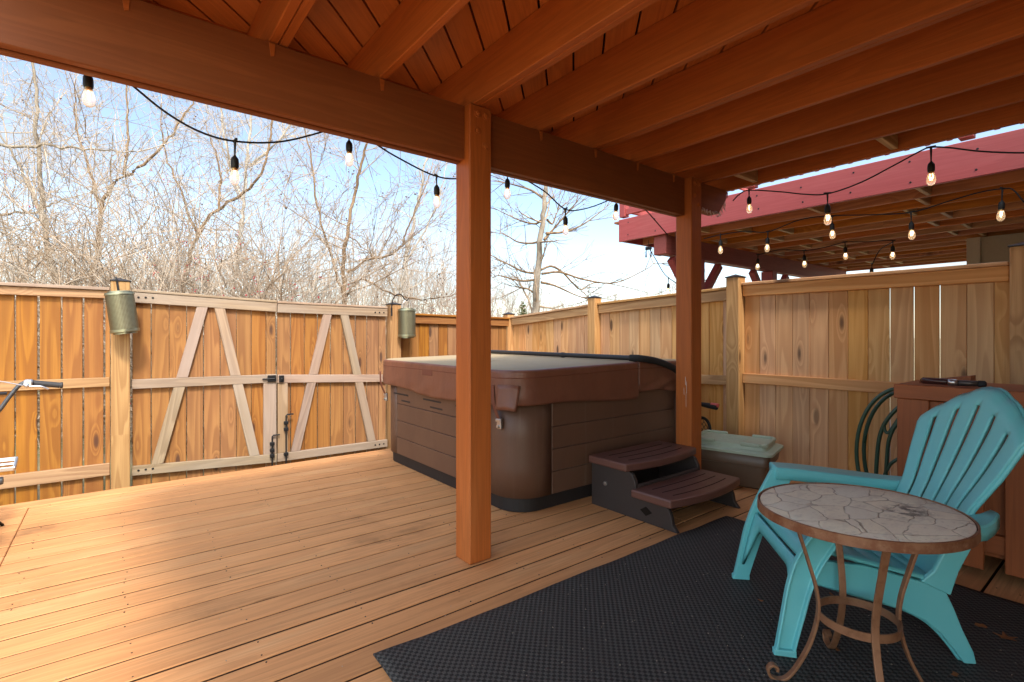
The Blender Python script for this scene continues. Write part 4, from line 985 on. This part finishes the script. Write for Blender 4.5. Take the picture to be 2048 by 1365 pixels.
b = MB(); b.lathe([(.0001, .06), (.02, .06), (.022, .05), (.022, 0), (.0001, 0)], gY(-4, 963, 3.9) - Vector((.04, 0, 0)), (1, 0, 0), 12); b.build('axle_peg', M['bike'], bk, smooth=True, auto=40)
# ------------------------------------------------------------------ string lights
BULB = [(.0001, -.118), (.006, -.117), (.013, -.112), (.0185, -.102), (.0205, -.090), (.0185, -.075), (.0135, -.060), (.0115, -.052)]
def make_socket(first=[None]):
    pass
PROTO = {}
def socket_at(parent, p, drop=.05, sc=1.0, warm=True):
    """socket on its lead with bulb and filament; later ones share the first one's meshes"""
    key = (round(drop, 3),)
    if key not in PROTO:
        b = MB(); b.tube([(-.02, 0, .004), (.02, 0, .004)], .0055, 8); b.tube([(0, 0, .004), (0, 0, -drop + .012)], [.006, .003], 8)
        b.lathe([(.0035, -drop + .016), (.009, -drop + .008), (.0145, -drop), (.016, -drop - .012), (.016, -drop - .032), (.0135, -drop - .040)], n=16); b.build
        me = b.build('socket', M['socket'], None, smooth=True, auto=40); mesh_s = me.data
        b = MB(); b.lathe([(.0115, 0), (.0125, -.003), (.0125, -.010)], n=16, mi=1); b.lathe([(r_, h + .045) for (r_, h) in BULB], n=18); o2 = b.build('bulb', [M['bulb'], M['brass']], None, smooth=True); mesh_b = o2.data
        b = MB(); b.tube([(-.004, 0, -.014), (-.006, 0, -.032), (-.003, 0, -.046), (.001, .002, -.03), (.004, 0, -.046), (.006, 0, -.032), (.004, 0, -.014)], .0016, 6); o3 = b.build('filament', M['filament'], None); mesh_f = o3.data
        for q in (me, o2, o3): bpy.data.objects.remove(q)
        PROTO[key] = (mesh_s, mesh_b, mesh_f)
    ms, mb_, mf = PROTO[key]; org = ORG[parent]
    s_ = bpy.data.objects.new('socket', ms); COL.objects.link(s_); s_.parent = parent; s_.location = Vector(p) - org; s_.scale = (sc,) * 3; s_.rotation_euler = (rnd.uniform(-.05, .05), rnd.uniform(-.05, .05), rnd.uniform(0, 3))
    for nm, m_ in (('bulb', mb_), ('filament', mf)):
        q = bpy.data.objects.new(nm, m_); COL.objects.link(q); q.parent = s_; q.location = (0, 0, -drop - .038)
    return s_
YA = 2.42
sa = empty('string_lights', gY(470, 283, YA), 'string of bulbs draped outside the front beam against the sky', 'string lights', 'outdoor string lights')
A = lambda x, y: gY(x, y, YA)
b = MB(); b.tube(cr([A(-420, -40), A(-250, 10), A(60, 35), A(175, 128), A(215, 135), A(258, 166), A(330, 224), A(400, 264), A(470, 283), A(560, 284), A(645, 264), A(698, 245), A(750, 287), A(800, 318), A(873, 353), A(930, 356), A(1015, 335), A(1045, 356), A(1090, 384), A(1131, 419), A(1170, 418), A(1215, 402), A(1233, 390), A(1280, 410), A(1335, 470)], 6), .0042, 6)
b.build('cord', M['cord'], sa, smooth=True)
for (x, y, d) in ((175, 128, .05), (470, 283, .075), (698, 266, .05), (873, 353, .06), (1015, 345, .05), (1131, 419, .06), (1233, 398, .045)): socket_at(sa, A(x, y), d)
XB = 4.0
sb = empty('string_lights', gX(1655, 387, XB), 'string of glowing bulbs sagging under the last joist near the right fence', 'string lights', 'outdoor string lights')
A2 = lambda x, y, X=XB: gX(x, y, X)
b = MB(); b.tube(cr([A2(1466, 402, 3.95), A2(1478, 390), A2(1498, 381), A2(1560, 384), A2(1610, 389), A2(1655, 388), A2(1720, 366), A2(1790, 330), A2(1840, 303), A2(1862, 295), A2(1900, 296), A2(1960, 303), A2(2048, 306), A2(2160, 300)], 6), .0048, 6); b.build('cord', M['cord'], sb, smooth=True)
for (x, y, d, s_) in ((1498, 382, .055, 1.1), (1655, 388, .075, 1.2), (1862, 296, .085, 1.2)): socket_at(sb, A2(x, y), d, s_)
# ------------------------------------------------------------------ neighbour's red deck
NX, NZ0, NZ1, NYE = 5.2, 2.412, 2.70, 4.39
nd = empty('red_deck', (7.2, 2.5, -.46), "neighbour's raised deck with red painted fascia beyond the right fence", 'deck')
b = MB(); b.box(NX, NX + .038, -2.0, NYE, NZ0, NZ1, 'y', .004); fa_ = b.build('fascia', M['red'], nd)
q = MB()
for k in range(14):
    for z in (NZ0 + .07, NZ1 - .07): q.lathe([(.0001, .003), (.007, .003), (.009, 0)], (NX, NYE - .15 - k * .42 + rnd.uniform(-.02, .02), z + rnd.uniform(-.02, .02)), (-1, 0, 0), 8)
q.build('screw', M['black_metal'], fa_)
b = MB(); b.box(NX + .04, 11.2, NYE - .040, NYE - .002, NZ0 + .004, NZ1, 'x', .004); b.build('front_fascia', M['red'], nd)
jn = [NX + .44 + .42 * k for k in range(14)]
for x in jn:
    b = MB(); b.box(x, x + .038, -2.0, NYE - .042, NZ0 + .006, NZ1 - .031, 'y', .004); b.build('joist', M['joist_pine'], nd)
def block(xa, xb, yv): b = MB(); b.box(xa, xb, yv, yv + .038, NZ0 + .012, NZ1 - .035, 'x', .003); b.build('blocking', M['block_pine'], nd)
for i, x in enumerate(jn[:-1]):
    for yv in ((1.55, 2.75, 3.6) if i % 2 else (1.35, 3.05)): block(x + .040, x + .418, yv)
for yv in (3.35, 2.1, 1.25): block(NX + .040, jn[0] - .002, yv)
b = MB(); yv = -2.0
while yv < NYE: b.box(NX + .042, 11.2, yv, yv + .136, NZ1 - .0285, NZ1 - .002, 'x', .003); yv += .1415
b.build('decking', M['joist_pine'], nd)
b = MB(); b.box(NX + .175, 11.0, 3.72, 3.86, 2.185, NZ0 + .004, 'x', .005); b.box(NX + .05, NX + .172, 3.70, 3.88, 2.18, NZ0 + .003, 'x', .008); b.build('beam', M['redbeam'], nd)
for x in (5.95, 7.98, 10.2):
    b = MB(); b.box(x, x + .15, 3.70, 3.84 + .04, -.46, 2.183, 'z', .005); b.build('post', M['red'], nd)
    for sg in (1, -1):
        b = MB(); b.bar((x + .075 + sg * .07, 3.78, 1.62), (x + .075 + sg * .55, 3.78, 2.15), .09, .09, (0, 1, 0), .004); b.build('brace', M['red'], nd)
# railing on top
for yv in (NYE - .10, 2.6, .9, -.9): b = MB(); b.box(NX, NX + .09, yv, yv + .09, NZ1 + .03, 3.75, 'z', .004); b.build('rail_post', M['red'], nd)
b = MB(); b.box(NX + .02, NX + .06, -2, NYE - .1, NZ1 + .055, NZ1 + .13, 'y', .004); b.box(NX + .02, NX + .06, -2, NYE - .1, 3.62, 3.71, 'y', .004); b.box(NX - .02, NX + .12, -2, NYE, 3.752, 3.78, 'y', .004)
b.box(NX + .1, 11.2, NYE - .075, NYE - .035, NZ1 + .10, NZ1 + .19, 'x', .004); b.box(NX + .1, 11.2, NYE - .075, NYE - .035, 3.62, 3.71, 'x', .004)
b.build('rail', M['red'], nd)
b = MB()
yv = -1.9
while yv < NYE - .15: b = MB(); b.box(NX + .062, NX + .098, yv, yv + .036, NZ1 + .06, 3.70, 'z', .003); b.build('baluster', M['red'], nd); yv += .14
b = MB(); b.box(4.75, 12.4, -2.0, 4.6, -.44, -.36, 'x', .01); tag(b.build('bounce_slab', plain('bounce_slab_grey', (.55, .51, .46), .85, 0, .2, 12)), kind='structure')  # unseen pale slab, added to bounce light up under the red deck
# neighbour's house bump-out with lap siding
nh = empty('neighbour_house', (10, .2, -.46), "tan lap sided corner of the neighbour's house under the red deck", 'house')
b = MB(); b.box(8.5, 12.5, -2.0, 1.50, -.46, NZ0 + .003, 'y'); b.build('siding', M['siding'], nh)
b = MB(); b.box(8.47, 8.498, 1.40, 1.53, -.46, NZ0 + .003, 'z', .003); b.box(8.5, 8.6, 1.502, 1.53, -.46, NZ0 + .003, 'z', .003); b.build('corner_trim', plain('trim_paint', (.50, .41, .29), .55), nh)
# neighbour's strings of bulbs: each sags between joists
def nstring(pts, X0, label, hang):
    e = empty('string_lights', gX(pts[0][0], pts[0][1], X0), label, 'string lights', 'outdoor string lights')
    P = [gX(x, y, X0 + dx) for (x, y, dx) in pts]
    b = MB(); b.tube(cr(P, 6), .0055, 6); b.build('cord', M['cord'], e, smooth=True)
    for (x, y, dx, d) in hang: socket_at(e, gX(x, y, X0 + dx), d, 1.25)
nstring([(1408, 478, 0), (1441, 470, .0), (1490, 463, .05), (1536, 464, .1), (1600, 440, .1), (1664, 432, .1), (1740, 430, .1), (1822, 425, .1), (1900, 402, .1), (1960, 385, .05), (2005, 378, 0), (2026, 380, 0), (2048, 405, 0)], 5.3, "neighbour's bulb string nearest the fence, looping to a hook at right",
        [(1441, 470, 0, .06), (1536, 464, .1, .06), (1664, 434, .1, .06), (1822, 425, .1, .08), (2005, 378, 0, .085)])
nstring([(1516, 510, .4), (1560, 500, .4), (1608, 502, .4), (1650, 495, .5), (1690, 485, .5), (1735, 484, .5), (1786, 482, .5), (1760, 500, .8), (1744, 530, .9)], 6.3, "neighbour's far bulb string under its deck, by the red post",
        [(1516, 510, .4, .05), (1608, 502, .4, .055), (1690, 485, .5, .055), (1786, 482, .5, .055), (1744, 528, .9, .05)])
sh = empty('string_lights', gD(1310, 590, 9), 'thin strand of two bulbs beyond the fence left of the rear post', 'string lights', 'outdoor string lights')
b = MB(); b.tube(cr([gD(1296, 494, 7.5), gD(1312, 520, 7.5), gD(1325, 543, 7.5), gD(1337, 556, 7.5), (gD(1365, 575, 7.5))], 5), .006, 6); b.build('cord', M['cord'], sh, smooth=True)
socket_at(sh, gD(1337, 557, 7.5), .07, 1.3)
cl = empty('hanging_clips', gX(1297, 500, 5.25), "pair of small clips dangling below the corner of the red deck", 'clips')
b = MB(); c0 = gX(1297, 497, 5.25); b.box(c0.x - .01, c0.x + .01, c0.y - .045, c0.y + .045, c0.z - .02, c0.z + .02, 'y', .004)
b.tube([c0 + Vector((0, 0, .10)), c0], .003, 5)
for dy in (-.03, .03): b.tube([c0 + Vector((0, dy, 0)), c0 + Vector((0, dy * 1.2, -.05)), c0 + Vector((0, dy * 1.25, -.11))], [.003, .006, .011], 6)
b.build('clip', M['black_metal'], cl)
hk = empty('garden_hook', gD(1414, 575, 9), 'thin black garden hook showing above the fence right of the rear post', 'hook')
b = MB(); b.tube(cr([gD(1416, 640, 8), gD(1416, 578, 8), gD(1418, 570, 8), gD(1416, 562, 8), gD(1409, 561, 8), gD(1404, 566, 8)], 5), .008, 6); b.build('rod', M['black_metal'], hk)
#TREES0
# ------------------------------------------------------------------ bare trees and brush beyond the fence
def bark(name, a, b_, sc=9):
    t = NT(name); o = t.obj(); n1 = t.noise(t.vs(o, (1, 1, .3)), sc, 5, .65); n2 = t.noise(o, .8, 3)
    c = t.mix(t.ss(n1, .35, .68), a, b_); c = t.hsv(c, .5, 1, t.mth('MULTIPLY_ADD', n2, .6, .7)); t.bump(n1, .6, .01); return t.done(c, .85, spec=.2)
M['bark_grey'] = bark('grey_bark', (.30, .255, .20), (.15, .12, .09)); M['bark_brown'] = bark('brown_bark', (.27, .18, .105), (.13, .08, .045)); M['bark_pale'] = bark('pale_bark', (.46, .42, .37), (.30, .27, .23))
M['twig'] = bark('pale_twig', (.50, .415, .325), (.33, .26, .195), 3); M['twig_brown'] = bark('brown_twig', (.39, .29, .20), (.25, .175, .115), 3)
M['twig_far'] = bark('far_twig', (.42, .365, .31), (.30, .245, .205), 2)
M['berry'] = plain('red_berries', (.42, .05, .06), .5, 0, .4, 30, .4); M['pod'] = plain('dry_pods', (.13, .08, .05), .8, 0, .2, 30, .4)
tr = random.Random(21)
def rv3(): return Vector((tr.gauss(0, 1), tr.gauss(0, 1), tr.gauss(0, 1)))
class TW:
    """fast tube collector for thin branches"""
    def __init__(s): s.v, s.f = [], []
    def tube(s, pts, r0, r1, n=3):
        m = len(pts); o = len(s.v); ph = tr.uniform(0, 6.28)
        for i, p in enumerate(pts):
            t = (pts[min(i + 1, m - 1)] - pts[max(i - 1, 0)]); t.normalize(); a = t.orthogonal().normalized(); b_ = t.cross(a); r_ = r0 + (r1 - r0) * i / (m - 1)
            for k in range(n):
                q = ph + 6.2832 * k / n; v = p + a * (math.cos(q) * r_) + b_ * (math.sin(q) * r_); s.v.append((v.x, v.y, v.z))
        for i in range(m - 1):
            for k in range(n): k2 = (k + 1) % n; s.f.append((o + i * n + k, o + i * n + k2, o + (i + 1) * n + k2, o + (i + 1) * n + k))
    def blob(s, p, r_):
        o = len(s.v); q = [rv3().normalized() * r_ for _ in range(2)]; a, b_ = q; c_ = a.cross(b_).normalized() * r_
        for v in (a, -a, b_ - a * .2, -b_, c_, -c_): w_ = p + v; s.v.append((w_.x, w_.y, w_.z))
        for f in ((0, 2, 4), (2, 1, 4), (1, 3, 4), (3, 0, 4), (2, 0, 5), (1, 2, 5), (3, 1, 5), (0, 3, 5)): s.f.append(tuple(i + o for i in f))
    def build(s, name, m, parent):
        org = ORG[parent] if parent else Vector((0, 0, 0)); me = bpy.data.meshes.new(name)
        me.from_pydata([(v[0] - org.x, v[1] - org.y, v[2] - org.z) for v in s.v], [], s.f); me.materials.append(m)
        me.polygons.foreach_set('use_smooth', np.ones(len(s.f), dtype=bool)); o = bpy.data.objects.new(name, me); COL.objects.link(o); ORG[o] = org
        if parent: o.parent = parent
        return o
def shoot(tw, p, d, L_, r_, lvl, up=.12, wob=.28, fork=5, n=3, tips=None, rmin=.0028):
    m = 4 if lvl == 0 else max(4, int(L_ / .22)); m = min(m, 9); st_ = L_ / m; pts = [p.copy()]; d = d.normalized(); dirs = [d]
    for i in range(m):
        d = (d + rv3() * wob * .33 + Vector((0, 0, up * .4))).normalized(); q_ = pts[-1] + d * st_
        if q_.y < 6.35 and q_.x < 4.7: q_.y = 6.35 + (6.35 - q_.y) * .3; d.y = abs(d.y)
        pts.append(q_); dirs.append(d)
    tw.tube(pts, max(r_, rmin), max(r_ * .4, rmin * .8), n if lvl < 2 else 5)
    if tips is not None and lvl == 0: tips.append(pts[-1])
    if lvl > 0:
        for k in range(fork):
            i = tr.randint(1, m); dd = (dirs[i] + rv3() * .62).normalized()
            shoot(tw, pts[i], dd, L_ * tr.uniform(.35, .62), r_ * (1 - .55 * i / m) * .62, lvl - 1, up, wob, max(3, fork - 1), n, tips, rmin)
def bare_tree(name, label, limbs, D, r0, matT, matC, nt=9, L0=1.5, lvl=2, group='bare trees beyond the fence', pods=False, fork=5, rmin=.0035, up=.12):
    """limbs: measured centre lines; each limb sheds its own side shoots"""
    base = gD(limbs[0][0][0], limbs[0][0][1], D); base.z = -.46
    e = empty(name, base, label, 'tree', group); T = TW(); Cn = TW(); tips = []
    for li, limb in enumerate(limbs):
        pts = [gD(x, y, D * (1 + (dd[0] if dd else 0))) for (x, y, *dd) in limb]
        if li == 0: pts = [base + Vector((0, 0, -.1))] + pts
        P = cr(pts, 6); P = [q + rv3() * .012 * D * .12 for q in P]; rl = r0 * .8 * (1 if li == 0 else .55)
        m = len(P); T.tube(P, rl, rl * .28, 8)
        for k in range(nt):
            i = tr.randint(int(m * (.25 if li == 0 else .1)), m - 1); t_ = (P[min(i + 1, m - 1)] - P[max(0, i - 1)]).normalized()
            side = (rv3() + t_ * .6 + Vector((0, 0, .25))).normalized(); rr2 = rl * (1 - .72 * i / m) * .38
            shoot(Cn, P[i], side, L0 * tr.uniform(.55, 1.25) * (1.15 - .5 * i / m), min(rr2, .028), lvl, up, .3, fork, 3, tips, rmin)
        shoot(Cn, P[-1], (P[-1] - P[-3]), L0 * .8, rl * .28, lvl, .1, .25, fork, 3, tips, rmin)
    T.build('trunk', M[matT], e); Cn.build('crown', M[matC], e)
    if pods:
        q = TW()
        for p in tips:
            if tr.random() < pods:
                for k in range(tr.randint(1, 3)): q.blob(p + rv3() * .02 - Vector((0, 0, .03 * k)), tr.uniform(.010, .02))
        q.build('seed_pods', M['pod'], e)['kind'] = 'stuff'
    return e
bare_tree('bare_tree', 'grey leafless tree at far left with a long level limb', [[(128, 640), (96, 500), (80, 340), (72, 200), (62, 90)], [(92, 470), (60, 380), (20, 300), (-30, 230)], [(-60, 262, -.05), (0, 290, -.04), (107, 293, -.03), (195, 301, -.02), (273, 305, 0)], [(-40, 440, .02), (20, 428, .02), (70, 424, 0), (120, 400, 0)]], 9.0, .075, 'bark_grey', 'twig', 17, 1.25, 2, pods=.02)
bare_tree('bare_tree', 'brown leafless tree behind the left lantern, limb rising in a curve to the right', [[(176, 640), (196, 500), (206, 405), (234, 361), (278, 337), (332, 283), (366, 234), (392, 196)], [(206, 420), (175, 330), (150, 240), (150, 160)], [(246, 352), (258, 280), (252, 190), (255, 110)]], 9.6, .06, 'bark_brown', 'twig', 15, 1.25, 2, pods=.02)
bare_tree('bare_tree', 'brown leafless tree behind the left gate leaf with a long bowed limb', [[(356, 640), (378, 520), (388, 486), (425, 430), (488, 386), (532, 322), (543, 244), (552, 150)], [(395, 480), (360, 380), (330, 300), (322, 210)], [(440, 420), (436, 330), (410, 250)]], 10.2, .062, 'bark_brown', 'twig', 15, 1.3, 2, pods=.02)
bare_tree('bare_tree', 'pale straight leafless tree with forked top behind the gate', [[(462, 640), (478, 480), (488, 390), (503, 235), (516, 110)], [(500, 330, .02), (552, 285), (598, 225), (640, 150)], [(486, 400), (455, 310), (440, 210), (438, 120)]], 13.5, .085, 'bark_pale', 'twig', 13, 1.6, 2)
bare_tree('bare_tree', 'leafless tree with two stems and dangling seed pods behind the right gate leaf', [[(690, 640), (688, 560), (693, 469), (713, 371), (732, 288), (748, 210)], [(688, 600), (664, 520), (634, 410), (618, 300), (600, 220)], [(694, 545), (735, 520), (790, 506), (812, 470), (835, 410), (862, 340)], [(690, 600), (720, 560), (780, 585), (850, 600), (905, 592)]], 8.6, .058, 'bark_brown', 'twig_brown', 17, 1.15, 2, pods=.07)
bare_tree('bare_tree', 'slim pale leafless tree just left of the front deck post', [[(796, 640), (808, 557), (828, 440), (842, 380), (857, 305), (872, 220)], [(815, 520), (850, 460), (880, 390), (900, 300)]], 14, .075, 'bark_pale', 'twig', 12, 1.5, 2)
bare_tree('tall_tree', 'tall straight leafless tree with level side branches, right of front post', [[(1066, 660), (1072, 610), (1080, 500), (1090, 400), (1098, 310)]], 12, .16, 'bark_grey', 'twig_brown', 10, 1.2, 2, fork=4)
e = [o for o in COL.objects if o.name.startswith('tall_tree')][0]
T = TW(); D = 12
for limb in ([(1070, 547), (1045, 543), (1015, 528), (984, 512), (940, 480)], [(1082, 540), (1103, 533), (1125, 545), (1145, 566), (1162, 579), (1190, 566), (1240, 572), (1310, 590)], [(1084, 548), (1120, 545), (1170, 560), (1230, 566), (1290, 540), (1310, 526)], [(1092, 467), (1130, 464), (1165, 450), (1200, 425), (1225, 404)], [(1088, 480), (1110, 455), (1140, 420), (1165, 390)], [(1081, 442), (1070, 448), (1045, 443), (1015, 430), (985, 415)], [(1078, 484), (1060, 487), (1035, 484), (1010, 470), (980, 464)],
             [(1072, 560), (1040, 562), (1000, 552), (985, 555)], [(1088, 398), (1060, 380), (1020, 368), (985, 360)], [(1072, 590), (1055, 578), (1030, 574)], [(1082, 565), (1110, 572), (1150, 590), (1190, 604)], [(1094, 440), (1105, 448), (1112, 430), (1120, 415)]):
    P = cr([gD(x, y, D * (1 + .012 * k)) for k, (x, y) in enumerate(limb)], 6); T.tube(P, .032, .006, 6)
    for k in range(7):
        i = tr.randint(4, len(P) - 1); shoot(T, P[i], (P[i] - P[i - 2]).normalized() + rv3() * .5 + Vector((0, 0, .3)), tr.uniform(.4, 1.3), .011, 1, .1, .3, 4, 3, None, .004)
T.build('side_branches', M['bark_brown'], e)
# arching brush between fence and trees, every bush a thing
def shrub(px, D, h, wd, n, label, mat='twig', berries=0):
    base = gD(px, 690, D); base.z = -.46; e = empty('bare_shrub', base, label, 'shrub', 'bare shrubs beyond the fence'); T = TW(); tips = []
    for k in range(n):
        a = tr.uniform(0, 6.28); q = base + Vector((math.cos(a), math.sin(a), 0)) * tr.uniform(0, wd * .35); d = Vector((math.cos(a) * .55, math.sin(a) * .55, 1)) + rv3() * .22
        shoot(T, q, d, h * tr.uniform(.7, 1.15), .013, 2, .02, .42, 6, 3, tips, .0038)
    T.build('canes', M[mat], e)
    if berries:
        B = TW()
        for p in tips:
            if tr.random() < berries:
                for k in range(tr.randint(2, 5)): B.blob(p + rv3() * .03, tr.uniform(.008, .014))
        B.build('berries', M['berry'], e)['kind'] = 'stuff'
places = ['left of the bicycle end of the fence', 'behind the fence boards above the bicycle', 'behind the left lantern', 'just right of the left lantern', 'behind the top of the left gate leaf', 'behind the meeting of the gate leaves', 'behind the right gate leaf', 'left of the right lantern', 'right of the right lantern', 'between the right lantern and the front deck post']
spx = [-70, 40, 150, 250, 345, 430, 525, 625, 765, 875]; sh_ = [2.9, 3.1, 3.0, 2.8, 2.8, 2.7, 2.5, 2.2, 1.95, 1.9]
for k in range(10): shrub(spx[k], 7.6 + tr.uniform(-.4, 1.2), sh_[k] * 1.12, 1.3, 34 if k < 7 else 18, 'dense pale twiggy shrub ' + places[k], 'twig' if k % 3 else 'twig_brown', .0 if k not in (2, 7) else .10)
shrub(488, 7.4, 2.25, .8, 14, 'shrub with red berries behind the left gate leaf near the gate latch', 'twig_brown', .55)
shrub(395, 7.3, 2.1, .8, 10, 'low shrub with scattered red berries behind the two left gate braces', 'twig_brown', .3)
# far wood: reads as one pale mass
T = TW()
for k in range(620):
    px = tr.uniform(-150, 1500); D = tr.uniform(17, 42); p = gD(px, 690, D); p.z = -.46; lim = (650 - 560) if px > 930 else (650 - 470)
    h = (1.66 + lim / 1018 * D) * tr.uniform(.65, 1.1) * .85
    shoot(T, p, Vector((0, 0, 1)) + rv3() * .1, h, .03, 2, .15, .16, 5, 3, None, .0075)
tag(T.build('distant_wood', M['twig_far'], None), 'hazy mass of bare saplings far beyond the fence', 'woodland', kind='stuff')
# a little evergreen right of the front post
e = empty('evergreen_bush', gD(1046, 690, 14) * 1.0, 'small green conifer bush low beside the tall straight tree', 'bush'); base = Vector(e.location); base.z = -.46; e.location = base; ORG[e] = base.copy()
T = TW()
for k in range(260):
    f = tr.random(); a = tr.uniform(0, 6.28); r_ = .42 * (1 - f) + .05; q = base + Vector((0, 0, .3 + 2.25 * f)); d = Vector((math.cos(a), math.sin(a), .35))
    shoot(T, q, d, r_ * tr.uniform(.7, 1.2), .012, 1, .0, .3, 4, 3, None, .007)
M['needle'] = bark('conifer_needles', (.16, .19, .07), (.08, .10, .035), 4)
T.build('crown', M['needle'], e); T2 = TW(); T2.tube([base, base + Vector((0, 0, 2.4))], .04, .01, 6); T2.build('trunk', M['bark_brown'], e)
#TREES1
# ------------------------------------------------------------------ fallen leaves and litter on the mat and deck
M['leaf'] = plain('dead_leaf', (.22, .085, .03), .7, 0, .2, 60, .4)
def leaf_obj(px, py, size, label, star=False, z=.014):
    c0 = gz(px, py, z); a0 = rnd.uniform(0, 6.28); b = MB()
    n = 10 if star else 8; pts = []
    for k in range(n):
        a = a0 + 2 * math.pi * k / n
        r_ = size * ((1 if k % 2 == 0 else .38) if star else (.35 + .65 * abs(math.cos(a - a0)))); pts.append((c0.x + r_ * math.cos(a), c0.y + r_ * math.sin(a), z + .006 * rnd.random() + (.006 if star and k % 2 == 0 else 0)))
    V = pts + [(c0.x, c0.y, z + .003)]; b.add(V, [(k, (k + 1) % n, n) for k in range(n)])
    tag(b.build('fallen_leaf', M['leaf'], solid=.0008), label, 'leaf', 'fallen leaves')
leaf_obj(2012, 1276, .04, 'star shaped brown leaf on the mat at the right edge, behind the chair', True)
leaf_obj(1962, 1253, .022, 'narrow curled leaf on the mat between rear chair leg and star shaped leaf')
leaf_obj(1910, 1350, .016, 'small orange leaf scrap at bottom right of the mat beside a table leg')
leaf_obj(1663, 1190, .013, 'pale leaf scrap on the mat inside the table legs')
leaf_obj(1674, 1300, .013, 'tiny brown leaf scrap on the mat beside the scroll foot of the table')
leaf_obj(1521, 1202, .012, 'tiny tan leaf scrap on the mat between the front chair legs')
b = MB()
for k in range(420):
    p = (.8 + 2.3 * rnd.random(), .05 + 1.7 * rnd.random(), .0125); r_ = rnd.uniform(.0015, .005); a = rnd.uniform(0, 3); d = (math.cos(a) * r_, math.sin(a) * r_)
    b.add([(p[0] - d[0], p[1] - d[1], p[2]), (p[0] + d[1] * .4, p[1] - d[0] * .4, p[2] + .001), (p[0] + d[0], p[1] + d[1], p[2]), (p[0] - d[1] * .4, p[1] + d[0] * .4, p[2] + .001)], [(0, 1, 2, 3)])
tag(b.build('litter', plain('pale_litter', (.45, .38, .28), .8)), 'pale specks of plant litter scattered over the black mat', 'litter', kind='stuff')

b = MB()
for k in range(170):
    p = (rnd.uniform(-.6, 2.6), rnd.uniform(1.7, 4.9), .0035); r_ = rnd.uniform(.0015, .006); a = rnd.uniform(0, 3); d = (math.cos(a) * r_, math.sin(a) * r_)
    b.add([(p[0] - d[0], p[1] - d[1], p[2]), (p[0] + d[1] * .4, p[1] - d[0] * .4, p[2] + .0015), (p[0] + d[0], p[1] + d[1], p[2]), (p[0] - d[1] * .4, p[1] + d[0] * .4, p[2] + .001)], [(0, 1, 2, 3)])
tag(b.build('deck_litter', plain('grey_litter', (.33, .27, .2), .8, var=.6)), 'fine specks of grit and plant litter on the deck boards', 'litter', kind='stuff')
